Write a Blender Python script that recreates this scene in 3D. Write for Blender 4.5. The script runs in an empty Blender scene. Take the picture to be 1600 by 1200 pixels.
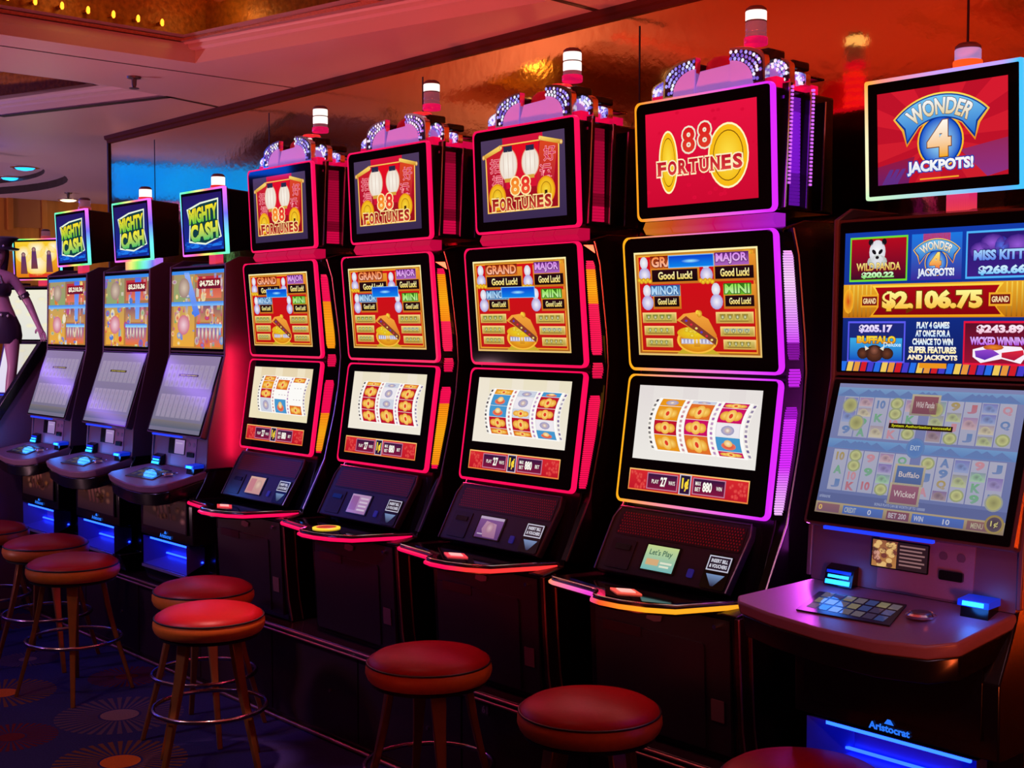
import bpy, math, random, colorsys
from mathutils import Vector, Matrix
from mathutils.geometry import tessellate_polygon
random.seed(7)
SC = bpy.context.scene
COL = SC.collection

def lin(c):
    c = c / 255.0
    return c / 12.92 if c <= 0.04045 else ((c + 0.055) / 1.055) ** 2.4
def C(r, g, b): return (lin(r), lin(g), lin(b))

# ------------------------------------------------------------------ camera
cam = bpy.data.cameras.new('camera'); cam_o = bpy.data.objects.new('camera', cam); COL.objects.link(cam_o)
cam.sensor_width = 36; cam.lens = 45.0; cam.clip_start = 0.02; cam.clip_end = 100
cam_o.location = (0, 0, 1.6)
cam_o.rotation_euler = (math.radians(90 - 2.691), 0, math.radians(48.251))
SC.camera = cam_o
# ------------------------------------------------------------------ world
w = bpy.data.worlds.new('world'); SC.world = w; w.use_nodes = True
w.node_tree.nodes['Background'].inputs[0].default_value = (0.16, 0.045, 0.10, 1)
w.node_tree.nodes['Background'].inputs[1].default_value = 0.10
# ------------------------------------------------------------------ view
SC.view_settings.view_transform = 'Standard'; SC.view_settings.look = 'None'
SC.view_settings.exposure = 0; SC.view_settings.gamma = 1; SC.view_settings.use_curve_mapping = False
SC.cycles.use_denoising = True
SC.cycles.max_bounces = 6; SC.cycles.sample_clamp_indirect = 4
# ------------------------------------------------------------------ room lights (stool downlights, and unseen coloured spots added as fill)
def area(name, loc, target, size, col, power, sy=None, spread=180):
    l = bpy.data.lights.new(name, 'AREA'); l.energy = power; l.color = col; l.size = size
    l.spread = math.radians(spread)
    if sy: l.shape = 'RECTANGLE'; l.size_y = sy
    o = bpy.data.objects.new(name, l); COL.objects.link(o); o.location = loc
    o.rotation_euler = (Vector(target) - Vector(loc)).to_track_quat('-Z', 'Y').to_euler(); return o
def spot(name, loc, target, col, power, deg=60, blend=0.6, r=0.05):
    l = bpy.data.lights.new(name, 'SPOT'); l.energy = power; l.color = col; l.spot_size = math.radians(deg)
    l.spot_blend = blend; l.shadow_soft_size = r
    o = bpy.data.objects.new(name, l); COL.objects.link(o); o.location = loc
    o.rotation_euler = (Vector(target) - Vector(loc)).to_track_quat('-Z', 'Y').to_euler(); return o
# unseen spots added to colour the ceiling, the last one the far wall
spot('ceiling_wash_mauve', (-7.6, -0.6, 0.5), (-6.6, 2.3, 2.7), (1.0, 0.50, 0.62), 320, 82, 0.8, 0.2)
spot('ceiling_wash_rose', (-4.2, 0.2, 0.4), (-4.6, 2.5, 2.7), (1.0, 0.09, 0.13), 125, 72, 0.9, 0.2)
spot('ceiling_wash_red', (-2.6, 0.6, 0.4), (-3.2, 2.9, 2.7), (1.0, 0.07, 0.03), 230, 80, 0.9, 0.2)
spot('ceiling_wash_orange', (0.6, 0.5, 0.5), (-0.6, 2.7, 2.7), (1.0, 0.13, 0.03), 420, 100, 0.9, 0.2)
spot('ceiling_wash_violet', (-10.5, 1.5, 0.6), (-10.0, 3.6, 2.7), (0.90, 0.52, 0.85), 230, 95, 0.9, 0.2)
spot('amber_wall_wash', (-9.6, 5.4, 2.3), (-11.4, 5.2, 2.0), (1.0, 0.50, 0.12), 26, 120, 0.9, 0.1)
# coloured fill spots added in front of the row, with the stool downlights
spot('violet_front_fill', (-6.4, 0.1, 2.4), (-6.0, 2.8, 1.0), (0.60, 0.30, 1.0), 90, 60, 0.9, 0.15)  # unseen violet fill added for the grey machines, not a sign
spot('violet_front_fill_mid', (-4.6, 0.2, 2.4), (-4.3, 2.8, 0.9), (0.35, 0.22, 1.0), 95, 50, 0.9, 0.15)  # second added violet fill, for the consoles mid row
spot('violet_corner_fill', (-6.6, 1.2, 2.5), (-7.6, 2.8, 1.5), (0.88, 0.42, 0.95), 62, 55, 0.9, 0.1)  # extra spot added to brighten the dancer figure and end panel
spot('rose_deck_fill', (-1.0, 0.9, 2.5), (-1.6, 2.75, 0.95), (1.0, 0.45, 0.60), 28, 38, 0.9, 0.1)  # unseen rose fill added over the right machine's deck
spot('stool_downlight_near', (-3.75, 2.0, 2.62), (-4.06, 2.22, 0.5), (1.0, 0.40, 0.36), 300, 13, 0.6, 0.05)
spot('stool_downlight_mid', (-3.5, 2.2, 2.62), (-3.15, 2.38, 0.5), (1.0, 0.40, 0.34), 12, 20, 0.9, 0.05)
spot('stool_downlight_right', (-2.9, 2.1, 2.62), (-2.47, 2.40, 0.5), (1.0, 0.36, 0.32), 11, 20, 0.9, 0.05)
spot('stool_downlight_far', (-5.2, 1.9, 2.62), (-5.6, 2.25, 0.4), (0.75, 0.4, 0.75), 9, 40, 0.9, 0.05)
spot('carpet_downlight', (-4.4, 0.2, 2.6), (-4.6, 2.2, 0.0), (1.0, 0.60, 0.48), 66, 44, 0.9, 0.1)  # unseen fill added to bring up the carpet pattern

# ================================================================== materials
def nodes(name):
    m = bpy.data.materials.new(name); m.use_nodes = True
    return m, m.node_tree.nodes, m.node_tree.links, m.node_tree.nodes['Principled BSDF']
def pm(name, col, rough=0.5, metal=0.0, spec=0.5, emit=None, es=1.0, coat=0.0, noise=None):
    m, N, L, b = nodes(name)
    b.inputs['Base Color'].default_value = (*col, 1); b.inputs['Roughness'].default_value = rough
    b.inputs['Metallic'].default_value = metal; b.inputs['Specular IOR Level'].default_value = spec
    b.inputs['Coat Weight'].default_value = coat
    if emit: b.inputs['Emission Color'].default_value = (*emit, 1); b.inputs['Emission Strength'].default_value = es
    if noise:
        tc = N.new('ShaderNodeTexCoord'); t = N.new('ShaderNodeTexNoise'); t.inputs['Scale'].default_value = noise[0]
        t.inputs['Detail'].default_value = 4
        r = N.new('ShaderNodeMix'); r.data_type = 'RGBA'
        r.inputs['A'].default_value = (*[c * (1 - noise[1]) for c in col], 1); r.inputs['B'].default_value = (*[min(1, c * (1 + noise[1])) for c in col], 1)
        L.new(tc.outputs['Object'], t.inputs['Vector']); L.new(t.outputs['Fac'], r.inputs['Factor']); L.new(r.outputs['Result'], b.inputs['Base Color'])
        bp = N.new('ShaderNodeBump'); bp.inputs['Strength'].default_value = noise[2]; bp.inputs['Distance'].default_value = 0.003
        L.new(t.outputs['Fac'], bp.inputs['Height']); L.new(bp.outputs['Normal'], b.inputs['Normal'])
    return m
def led(name, strength, rough=0.2, base=0.02):
    m, N, L, b = nodes(name)
    a = N.new('ShaderNodeAttribute'); a.attribute_name = 'Col'
    b.inputs['Base Color'].default_value = (base, base, base, 1); b.inputs['Roughness'].default_value = rough
    L.new(a.outputs['Color'], b.inputs['Emission Color']); b.inputs['Emission Strength'].default_value = strength
    return m
DISP = led('lit_display', 1.0, 0.07, 0.0)
DIMD = led('lit_display_soft', 0.85, 0.10, 0.02)
LED = led('led_strip', 1.12, 0.3)
LEDW = led('led_jewels', 1.0, 0.15)
PRINT = None
def printed(name):
    m, N, L, b = nodes(name)
    a = N.new('ShaderNodeAttribute'); a.attribute_name = 'Col'
    L.new(a.outputs['Color'], b.inputs['Base Color']); b.inputs['Roughness'].default_value = 0.4
    return m
PRINT = printed('printed_artwork')
BLK = pm('black_gloss', (0.004, 0.003, 0.004), 0.22)
GLASS = pm('black_glass', (0.002, 0.002, 0.003), 0.06, 0, 0.6)
DARK = pm('dark_panel', (0.012, 0.008, 0.011), 0.38, noise=(60, 0.2, 0.05))
DOOR = pm('machine_door', (0.012, 0.006, 0.010), 0.40, noise=(80, 0.2, 0.05))
CHR = pm('chrome', (0.75, 0.70, 0.74), 0.16, 1.0)
CHRD = pm('satin_chrome', (0.30, 0.26, 0.31), 0.34, 1.0)
GUN = pm('gunmetal', (0.16, 0.14, 0.17), 0.35, 0.8)
CONS = pm('console_dark', (0.020, 0.016, 0.034), 0.35)
LILAC = pm('lilac_plastic', C(190, 165, 225), 0.35, emit=C(150, 115, 215), es=0.55)
PINKP = pm('pink_plastic', C(230, 10, 90), 0.25, emit=C(235, 8, 85), es=0.55)
MAUVE = pm('mauve_laminate', C(118, 84, 110), 0.40, noise=(300, 0.12, 0.03))
MAUVD = pm('mauve_dark', C(84, 58, 80), 0.42)
FRAMEM = pm('mauve_bezel', C(70, 48, 66), 0.35)
CNDW = pm('candle_white', (0.8, 0.8, 0.78), 0.4, emit=C(255, 252, 240), es=1.15)
CNDG = pm('candle_clear', C(140, 105, 120), 0.12, emit=C(150, 90, 110), es=0.35)
CNDP = pm('candle_pink', C(230, 20, 110), 0.2, emit=C(240, 20, 110), es=0.45)
CNDR = pm('candle_red', C(220, 40, 40), 0.2, emit=C(240, 50, 50), es=0.7)
CAP = pm('candle_cap', C(95, 60, 70), 0.4)
REDG = pm('red_gloss', C(190, 10, 40), 0.12, emit=C(200, 8, 40), es=0.25)
GOLDM = pm('gold_metal', C(190, 140, 60), 0.25, 1.0)
LAM = pm('counter_laminate', (0.030, 0.011, 0.016), 0.30, noise=(40, 0.2, 0.03))
LAMT = pm('counter_top', (0.026, 0.010, 0.018), 0.12)
TRIM = pm('bronze_trim', C(215, 150, 140), 0.38, 1.0)
BLUEB = pm('blue_lit_plastic', C(30, 60, 255), 0.3, emit=C(10, 60, 255), es=1.0)

# ================================================================== mesh builder
class MB:
    def __init__(s): s.v = []; s.f = []; s.m = []; s.c = []; s.mats = []; s.hascol = False
    def mi(s, mat):
        if mat not in s.mats: s.mats.append(mat)
        return s.mats.index(mat)
    def add(s, verts, faces, mat, col=None):
        b = len(s.v); s.v += [tuple(p) for p in verts]; k = s.mi(mat)
        for f in faces:
            s.f.append([b + i for i in f]); s.m.append(k)
            if col is None: s.c.append(None)
            elif callable(col): s.c.append([col(verts[i]) for i in f]); s.hascol = True
            elif isinstance(col, list): s.c.append([col[i] for i in f]); s.hascol = True
            else: s.c.append([col] * len(f)); s.hascol = True
        return s
    def quad(s, pts, mat, col=None): return s.add(pts, [list(range(len(pts)))], mat, col)
    def box(s, x0, x1, y0, y1, z0, z1, mat, col=None):
        V = [(x, y, z) for z in (z0, z1) for y in (y0, y1) for x in (x0, x1)]
        return s.add(V, [(0, 2, 3, 1), (4, 5, 7, 6), (0, 1, 5, 4), (2, 6, 7, 3), (0, 4, 6, 2), (1, 3, 7, 5)], mat, col)
    def prism(s, A, B, mat, col=None):
        n = len(A); V = list(A) + list(B)
        F = [list(range(n))[::-1], list(range(n, 2 * n))] + [(i, (i + 1) % n, n + (i + 1) % n, n + i) for i in range(n)]
        return s.add(V, F, mat, col)
    def prismx(s, yz, x0, x1, mat, col=None):
        return s.prism([(x0, y, z) for y, z in yz], [(x1, y, z) for y, z in yz], mat, col)
    def prismz(s, xy, z0, z1, mat, col=None):
        return s.prism([(x, y, z0) for x, y in xy], [(x, y, z1) for x, y in xy], mat, col)
    def tube(s, pts, r, mat, n=8, closed=False, col=None):
        pts = [Vector(p) for p in pts]; N = len(pts); V = []
        rs = r if isinstance(r, (list, tuple)) else [r] * N
        up = None
        for i, p in enumerate(pts):
            a = pts[(i - 1) % N] if (closed or i > 0) else p
            b = pts[(i + 1) % N] if (closed or i < N - 1) else p
            t = (b - a).normalized()
            if up is None:
                up = t.cross(Vector((0.3, 0.2, 1))); 
                if up.length < 0.05: up = t.cross(Vector((1, 0, 0)))
                up.normalize()
            up = (up - t * up.dot(t)).normalized(); sd = t.cross(up)
            for k in range(n):
                an = 2 * math.pi * k / n; V.append(tuple(p + (up * math.cos(an) + sd * math.sin(an)) * rs[i]))
        F = []
        for i in range(N if closed else N - 1):
            j = (i + 1) % N
            for k in range(n): F.append((i * n + k, i * n + (k + 1) % n, j * n + (k + 1) % n, j * n + k))
        if not closed: F += [list(range(n))[::-1], list(range((N - 1) * n, N * n))]
        return s.add(V, F, mat, col)
    def lathe(s, prof, cx, cy, cz, mat, n=28, col=None):
        V = []; F = []; P = len(prof)
        for r, z in prof:
            for k in range(n):
                a = 2 * math.pi * k / n; V.append((cx + r * math.cos(a), cy + r * math.sin(a), cz + z))
        for i in range(P - 1):
            for k in range(n): F.append((i * n + k, i * n + (k + 1) % n, (i + 1) * n + (k + 1) % n, (i + 1) * n + k))
        F += [list(range(n))[::-1], list(range((P - 1) * n, P * n))]
        return s.add(V, F, mat, col)
    def build(s, name, parent=None, origin=None, smooth=40, bevel=0):
        o0 = Vector(origin) if origin is not None else (Vector(parent['_w']) if parent is not None else Vector((0, 0, 0)))
        me = bpy.data.meshes.new(name)
        me.from_pydata([tuple(Vector(p) - o0) for p in s.v], [], s.f)
        for m in s.mats: me.materials.append(m)
        me.polygons.foreach_set('material_index', s.m)
        if s.hascol:
            at = me.color_attributes.new('Col', 'FLOAT_COLOR', 'CORNER'); buf = []
            for f, c in zip(s.f, s.c):
                for i in range(len(f)): buf += [*(c[i] if c else (0, 0, 0)), 1.0]
            at.data.foreach_set('color', buf)
        if smooth:
            me.polygons.foreach_set('use_smooth', [True] * len(s.f)); me.set_sharp_from_angle(angle=math.radians(smooth))
        me.update()
        o = bpy.data.objects.new(name, me); COL.objects.link(o)
        if parent is not None: o.parent = parent; o['_w'] = list(o0)
        else: o.location = o0; o['_w'] = list(o0)
        if bevel:
            b = o.modifiers.new('bevel', 'BEVEL'); b.width = bevel; b.segments = 2; b.limit_method = 'ANGLE'
        return o
def tag(o, label=None, cat=None, group=None, kind=None):
    if label: o['label'] = label
    if cat: o['category'] = cat
    if group: o['group'] = group
    if kind: o['kind'] = kind
    return o
def thing(name, label, cat, loc, group=None):
    o = bpy.data.objects.new(name, None); COL.objects.link(o); o.location = loc; o.empty_display_size = 0.1
    o['_w'] = list(loc); return tag(o, label, cat, group)

# ------------------------------------------------------------------ text geometry (built-in font)
_tc = {}
def text_geo(s, bold=0.0):
    k = (s, round(bold, 3))
    if k in _tc: return _tc[k]
    c = bpy.data.curves.new('t', 'FONT'); c.body = s; c.size = 1; c.offset = bold; c.resolution_u = 3; c.align_x = 'LEFT'
    o = bpy.data.objects.new('t', c); COL.objects.link(o)
    bpy.context.view_layer.update()
    dg = bpy.context.evaluated_depsgraph_get(); me = bpy.data.meshes.new_from_object(o.evaluated_get(dg))
    V = [(v.co.x, v.co.y) for v in me.vertices]; F = [list(p.vertices) for p in me.polygons]
    bpy.data.objects.remove(o); bpy.data.curves.remove(c); bpy.data.meshes.remove(me)
    _tc[k] = (V, F); return _tc[k]

# ------------------------------------------------------------------ panels and drawn screens
class Panel:
    """plane spanned by x and a tilted vertical; top (y,z) to bottom (y,z)"""
    def __init__(s, xc, top, bot):
        s.xc = xc; s.b = Vector((0, bot[0], bot[1])); d = Vector((0, top[0] - bot[0], top[1] - bot[1]))
        s.H = d.length; s.vd = d.normalized(); s.n = Vector((0, -s.vd.z, s.vd.y))
    def P(s, u, v, d=0.0):
        p = s.b + s.vd * v + s.n * d; return (s.xc + u, p.y, p.z)
    def v_at(s, z): return (z - s.b.z) / s.vd.z
def rrect(u0, v0, u1, v1, r, n=5):
    out = []
    for cx, cy, a0 in ((u1 - r, v0 + r, -90), (u1 - r, v1 - r, 0), (u0 + r, v1 - r, 90), (u0 + r, v0 + r, 180)):
        for k in range(n + 1):
            a = math.radians(a0 + 90 * k / n); out.append((cx + r * math.cos(a), cy + r * math.sin(a)))
    return out
def fine(L, n=10):
    out = []
    for i, a in enumerate(L):
        b = L[(i + 1) % len(L)]; k = n if math.hypot(b[0] - a[0], b[1] - a[1]) > .05 else 1
        out += [(a[0] + (b[0] - a[0]) * j / k, a[1] + (b[1] - a[1]) * j / k) for j in range(k)]
    return out
def slab(mb, pan, loop, d0, d1, mat, col=None):
    A = [pan.P(u, v, d0) for u, v in loop]; B = [pan.P(u, v, d1) for u, v in loop]
    return mb.prism(A, B, mat, col)
def ring(mb, pan, outer, inner, d0, d1, mat, col=None):
    n = len(outer)
    V = [pan.P(u, v, d) for d in (d0, d1) for lp in (outer, inner) for u, v in lp]
    o0, i0, o1, i1 = 0, n, 2 * n, 3 * n; F = []
    for k in range(n):
        j = (k + 1) % n
        F += [(o1 + k, o1 + j, i1 + j, i1 + k), (o0 + k, o0 + j, o1 + j, o1 + k), (i0 + j, i0 + k, i1 + k, i1 + j), (o0 + j, o0 + k, i0 + k, i0 + j)]
    return mb.add(V, F, mat, col)
def mixc(a, b, t): return tuple(a[i] * (1 - t) + b[i] * t for i in range(3))

class Canvas:
    """draws flat lit artwork on a display; (0,0) is the top left, (1,1) the bottom right"""
    STEP = 0.00006
    def __init__(s, mb, pan, u0, v0, u1, v1, d, mat=None):
        s.mb = mb; s.pan = pan; s.r = (u0, v0, u1, v1); s.d = d; s.mat = mat or DISP; s.L = 0; s.asp = (u1 - u0) / (v1 - v0)
        s.clip = True
    def pt(s, x, y):
        u0, v0, u1, v1 = s.r
        if s.clip: x = min(1, max(0, x)); y = min(1, max(0, y))
        return s.pan.P(u0 + (u1 - u0) * x, v1 - (v1 - v0) * y, s.d + s.L * s.STEP)
    def up(s, n=1): s.L += n; return s
    def poly(s, pts, col, col2=None, warp=None):
        q = [warp(*p) if warp else p for p in pts]
        if col2 is not None:
            ys = [p[1] for p in pts]; a, b = min(ys), max(ys)
            cc = [mixc(col, col2, (y - a) / (b - a + 1e-9)) for y in ys]
        else: cc = col
        V = [s.pt(*p) for p in q]
        if len(V) > 4:
            T = tessellate_polygon([[Vector((p[0], p[1], 0)) for p in q]])
            F = []
            for t in T:
                a, b, c = (Vector(q[i]) for i in t)
                ar = (b - a).cross(c - a) if False else (b.x - a.x) * (c.y - a.y) - (b.y - a.y) * (c.x - a.x)
                F.append(t if ar < 0 else (t[0], t[2], t[1]))
            s.mb.add(V, F, s.mat, cc)
        else:
            a = sum((q[i][0] * q[(i + 1) % len(q)][1] - q[(i + 1) % len(q)][0] * q[i][1]) for i in range(len(q)))
            s.mb.add(V, [list(range(len(V)))[::-1] if a > 0 else list(range(len(V)))], s.mat, cc)
        return s
    def rect(s, x0, y0, x1, y1, col, col2=None, warp=None):
        if warp:
            n = 6
            for k in range(n):
                a = y0 + (y1 - y0) * k / n; b = y0 + (y1 - y0) * (k + 1) / n
                s.poly([(x0, a), (x1, a), (x1, b), (x0, b)], col, None, warp)
            return s
        return s.poly([(x0, y0), (x1, y0), (x1, y1), (x0, y1)], col, col2)
    def frame(s, x0, y0, x1, y1, w, col, col2=None):
        h = w * s.asp; c2 = col2 or col
        s.rect(x0, y0, x1, y0 + h, col); s.rect(x0, y1 - h, x1, y1, c2)
        s.rect(x0, y0 + h, x0 + w, y1 - h, col, c2); s.rect(x1 - w, y0 + h, x1, y1 - h, col, c2); return s
    def ell(s, cx, cy, rx, ry, col, edge=None, n=28, warp=None, rot=0):
        ca, sa = math.cos(rot), math.sin(rot)
        P = [(cx, cy)]
        for k in range(n):
            a = 2 * math.pi * k / n; x, y = rx * math.cos(a), ry * math.sin(a); P.append((cx + x * ca - y * sa, cy + x * sa + y * ca))
        if warp: P = [warp(*p) for p in P]
        V = [s.pt(*p) for p in P]; cc = [col] + [edge or col] * n
        s.mb.add(V, [(0, 1 + (k + 1) % n, 1 + k) for k in range(n)], s.mat, cc); return s
    def text(s, t, x0, y0, x1, y1, col, col2=None, ol=None, ow=0.05, bold=0.015, warp=None, rise=0.0):
        V0, F0 = text_geo(t, bold)
        xs = [p[0] for p in V0]; ys = [p[1] for p in V0]; a, b, c, d = min(xs), max(xs), min(ys), max(ys)
        def put(V, F, cfun):
            Q = []
            for x, y in V:
                fx = (x - a) / (b - a); fy = (d - y) / (d - c)
                X = x0 + (x1 - x0) * fx; Y = y0 + (y1 - y0) * fy - rise * (fx - 0.5)
                Q.append((warp(fx, fy) if warp else (X, Y), fy))
            s.mb.add([s.pt(*q) for q, _ in Q], F, s.mat, [cfun(fy) for _, fy in Q])
        if ol is not None:
            V1, F1 = text_geo(t, bold + ow); put(V1, F1, lambda fy: ol); s.up()
        put(V0, F0, (lambda fy: mixc(col, col2, min(1, max(0, fy)))) if col2 else (lambda fy: col)); return s

# colours used by the artwork
WHT = C(255, 252, 240); CRM = C(238, 230, 205); GLD = C(250, 205, 70); GLD2 = C(205, 130, 25); YEL = C(255, 225, 50)
RED = C(205, 14, 24); DRED = C(120, 4, 16); BLKC = C(14, 8, 12); ORG = C(245, 130, 25)
PNK = C(255, 8, 84); MAG = C(215, 40, 255); AMB = C(255, 150, 10)

# ================================================================== lit red-and-gold machines
def strip_col(kind, x0, x1):
    """led colour along a machine's edges"""
    if kind == 'pink': return lambda p: PNK
    def f(p):
        t = (p[0] - x0) / (x1 - x0)
        if t < 0.35: return mixc(C(255, 170, 25), C(255, 90, 40), max(0, t) / 0.35)
        if t < 0.6: return mixc(C(255, 90, 40), C(255, 20, 120), (t - 0.35) / 0.25)
        return mixc(C(255, 20, 120), MAG, min(1, (t - 0.6) / 0.35))
    return f

def draw_top_logo(cv, red_bg):
    if red_bg:
        cv.rect(0, 0, 1, 1, C(232, 18, 62), C(205, 10, 48)); cv.up()
        rnd = random.Random(3)
        for _ in range(26):
            x, y = rnd.random(), rnd.random(); cv.ell(x, y, 0.02, 0.02, C(214, 10, 52), C(222, 14, 56), 8)
        cv.up()
        for cx, rx in ((0.21, 0.078), (0.75, 0.165)):
            cv.L = 3; cv.ell(cx, 0.54, rx + 0.012, 0.335, C(255, 250, 190)); cv.up()
            cv.ell(cx, 0.54, rx, 0.315, C(245, 200, 40), C(250, 185, 20)); cv.up()
            cv.ell(cx, 0.54, rx * 0.80, 0.26, C(120, 75, 10)); cv.up(); cv.ell(cx, 0.54, rx * 0.76, 0.25, C(255, 225, 70), C(245, 190, 25)); cv.up()
        cv.L = 8
        for i, x in enumerate((0.345, 0.49)):
            cv.L = 8
            cv.text('8', x, 0.20 - 0.03 * i, x + 0.115, 0.46 - 0.03 * i, C(220, 20, 30), C(225, 60, 40), CRM, 0.055, 0.03); cv.up()
        cv.L = 12
        serif_word(cv, 0.10, 0.53, 0.88, 0.68, C(190, 14, 40), C(220, 60, 60), C(255, 238, 190), -0.0)
    else:
        cv.rect(0, 0, 1, 1, C(78, 58, 92), C(58, 42, 78)); cv.up()
        cv.rect(0.27, 0.0, 0.75, 0.2, C(215, 20, 60), C(190, 10, 40)); cv.up()
        cv.poly([(0.05, 0.17), (0.24, 0.08), (0.74, 0.08), (0.94, 0.12), (0.92, 0.9), (0.06, 0.9)], C(255, 200, 90)); cv.up()
        cv.poly([(0.065, 0.18), (0.24, 0.095), (0.74, 0.095), (0.925, 0.13), (0.905, 0.885), (0.075, 0.885)], C(196, 14, 44), C(150, 14, 26)); cv.up()
        cv.rect(0.30, 0.10, 0.70, 0.62, C(228, 12, 30), C(214, 20, 50))
        cv.poly([(0.06, 0.2), (0.26, 0.12), (0.31, 0.62), (0.1, 0.66)], C(205, 30, 40), C(170, 12, 50))
        cv.poly([(0.72, 0.1), (0.92, 0.14), (0.86, 0.62), (0.66, 0.64)], C(220, 70, 30), C(180, 20, 50)); cv.up()
        for x0, y0, x1, y1 in ((0.03, 0.18, 0.25, 0.09), (0.72, 0.04, 0.96, 0.12)):
            cv.poly([(x0, y0), (x1, y1), (x1, y1 + 0.05), (x0, y0 + 0.05)], C(255, 225, 110), C(205, 130, 20))
        for x, y in ((0.03, 0.205), (0.25, 0.11), (0.72, 0.065), (0.96, 0.145)): cv.ell(x, y, 0.018, 0.03, C(255, 240, 170), GLD2, 10)
        cv.up()
        for ch, x, y in (('招', 0.11, 0.24), ('福', 0.13, 0.44), ('好', 0.76, 0.17), ('运', 0.71, 0.38)):
            cv.L = 6; cv.text(ch, x, y, x + 0.13, y + 0.17, C(200, 20, 60), None, C(255, 160, 170), 0.035, 0.0)
        for cx, cy, rx, ry in ((0.335, 0.33, 0.105, 0.19), (0.60, 0.33, 0.098, 0.17)):   # plain pale lantern ovals
            cv.L = 8; cv.ell(cx, cy, rx + 0.008, ry + 0.012, C(225, 150, 120)); cv.up()
            cv.ell(cx, cy, rx, ry, C(252, 244, 232), C(235, 220, 205)); cv.up()
            for q in (-0.55, 0, 0.55): cv.ell(cx + q * rx, cy, 0.004, ry * math.sqrt(1 - q * q) * 0.95, C(215, 190, 175), None, 10)
            cv.rect(cx - rx * 0.5, cy - ry - 0.035, cx + rx * 0.5, cy - ry * 0.82, C(40, 40, 70)); cv.rect(cx - rx * 0.45, cy + ry * 0.86, cx + rx * 0.45, cy + ry + 0.02, C(215, 160, 60))
        for cx, cy in ((0.19, 0.71), (0.775, 0.68)):
            cv.L = 11; cv.ell(cx, cy, 0.105, 0.165, C(235, 150, 20)); cv.up(); cv.ell(cx, cy, 0.092, 0.148, C(252, 215, 60), C(240, 180, 25)); cv.up()
            cv.ell(cx, cy, 0.06, 0.10, C(170, 120, 20)); cv.up(); cv.ell(cx, cy, 0.054, 0.09, C(250, 215, 60), C(235, 180, 30)); cv.up(); cv.rect(cx - 0.016, cy + 0.0, cx + 0.016, cy + 0.05, C(60, 30, 10))
        for i, (x, a, b) in enumerate(((0.36, C(245, 120, 30), C(250, 160, 60)), (0.485, C(225, 20, 40), C(245, 90, 50)))):
            cv.L = 16; cv.text('8', x, 0.49, x + 0.105, 0.70, a, b, C(255, 236, 170), 0.06, 0.03)
        cv.L = 20
        serif_word(cv, 0.12, 0.73, 0.84, 0.88, C(150, 20, 20), C(205, 60, 50), C(255, 226, 150), 0.0)

def serif_word(cv, x0, y0, x1, y1, c1, c2, ol, rise):
    """FORTUNES in a slab serif: letters plus small foot and head bars"""
    L0 = cv.L; n = 8; w = (x1 - x0) / n
    for i, ch in enumerate('FORTUNES'):
        a = x0 + w * i + w * 0.08; b = x0 + w * (i + 1) - w * 0.08
        cv.L = L0; cv.text(ch, a, y0, b, y1, c1, c2, ol, 0.07, 0.045)
        bars = {'F': (('l', 1), ('l', 0)), 'R': (('l', 1), ('r', 1)), 'T': (('m', 1),), 'U': (('l', 0), ('r', 0)), 'N': (('l', 1), ('r', 0)), 'E': (('l', 1),)}.get(ch, ())
        for side, foot in bars:
            cx = {'l': a + w * 0.12, 'r': b - w * 0.12, 'm': (a + b) / 2}[side]; yy = y1 if foot else y0
            h = (y1 - y0) * 0.09; cv.L = L0; cv.rect(cx - w * 0.26, yy - h * 1.2, cx + w * 0.26, yy + h * 1.2, ol); cv.L = L0 + 1
            cv.rect(cx - w * 0.2, yy - h * (1 if foot else 0), cx + w * 0.2, yy + h * (0 if foot else 1), c2 if foot else c1)
    cv.L = L0 + 2

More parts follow.
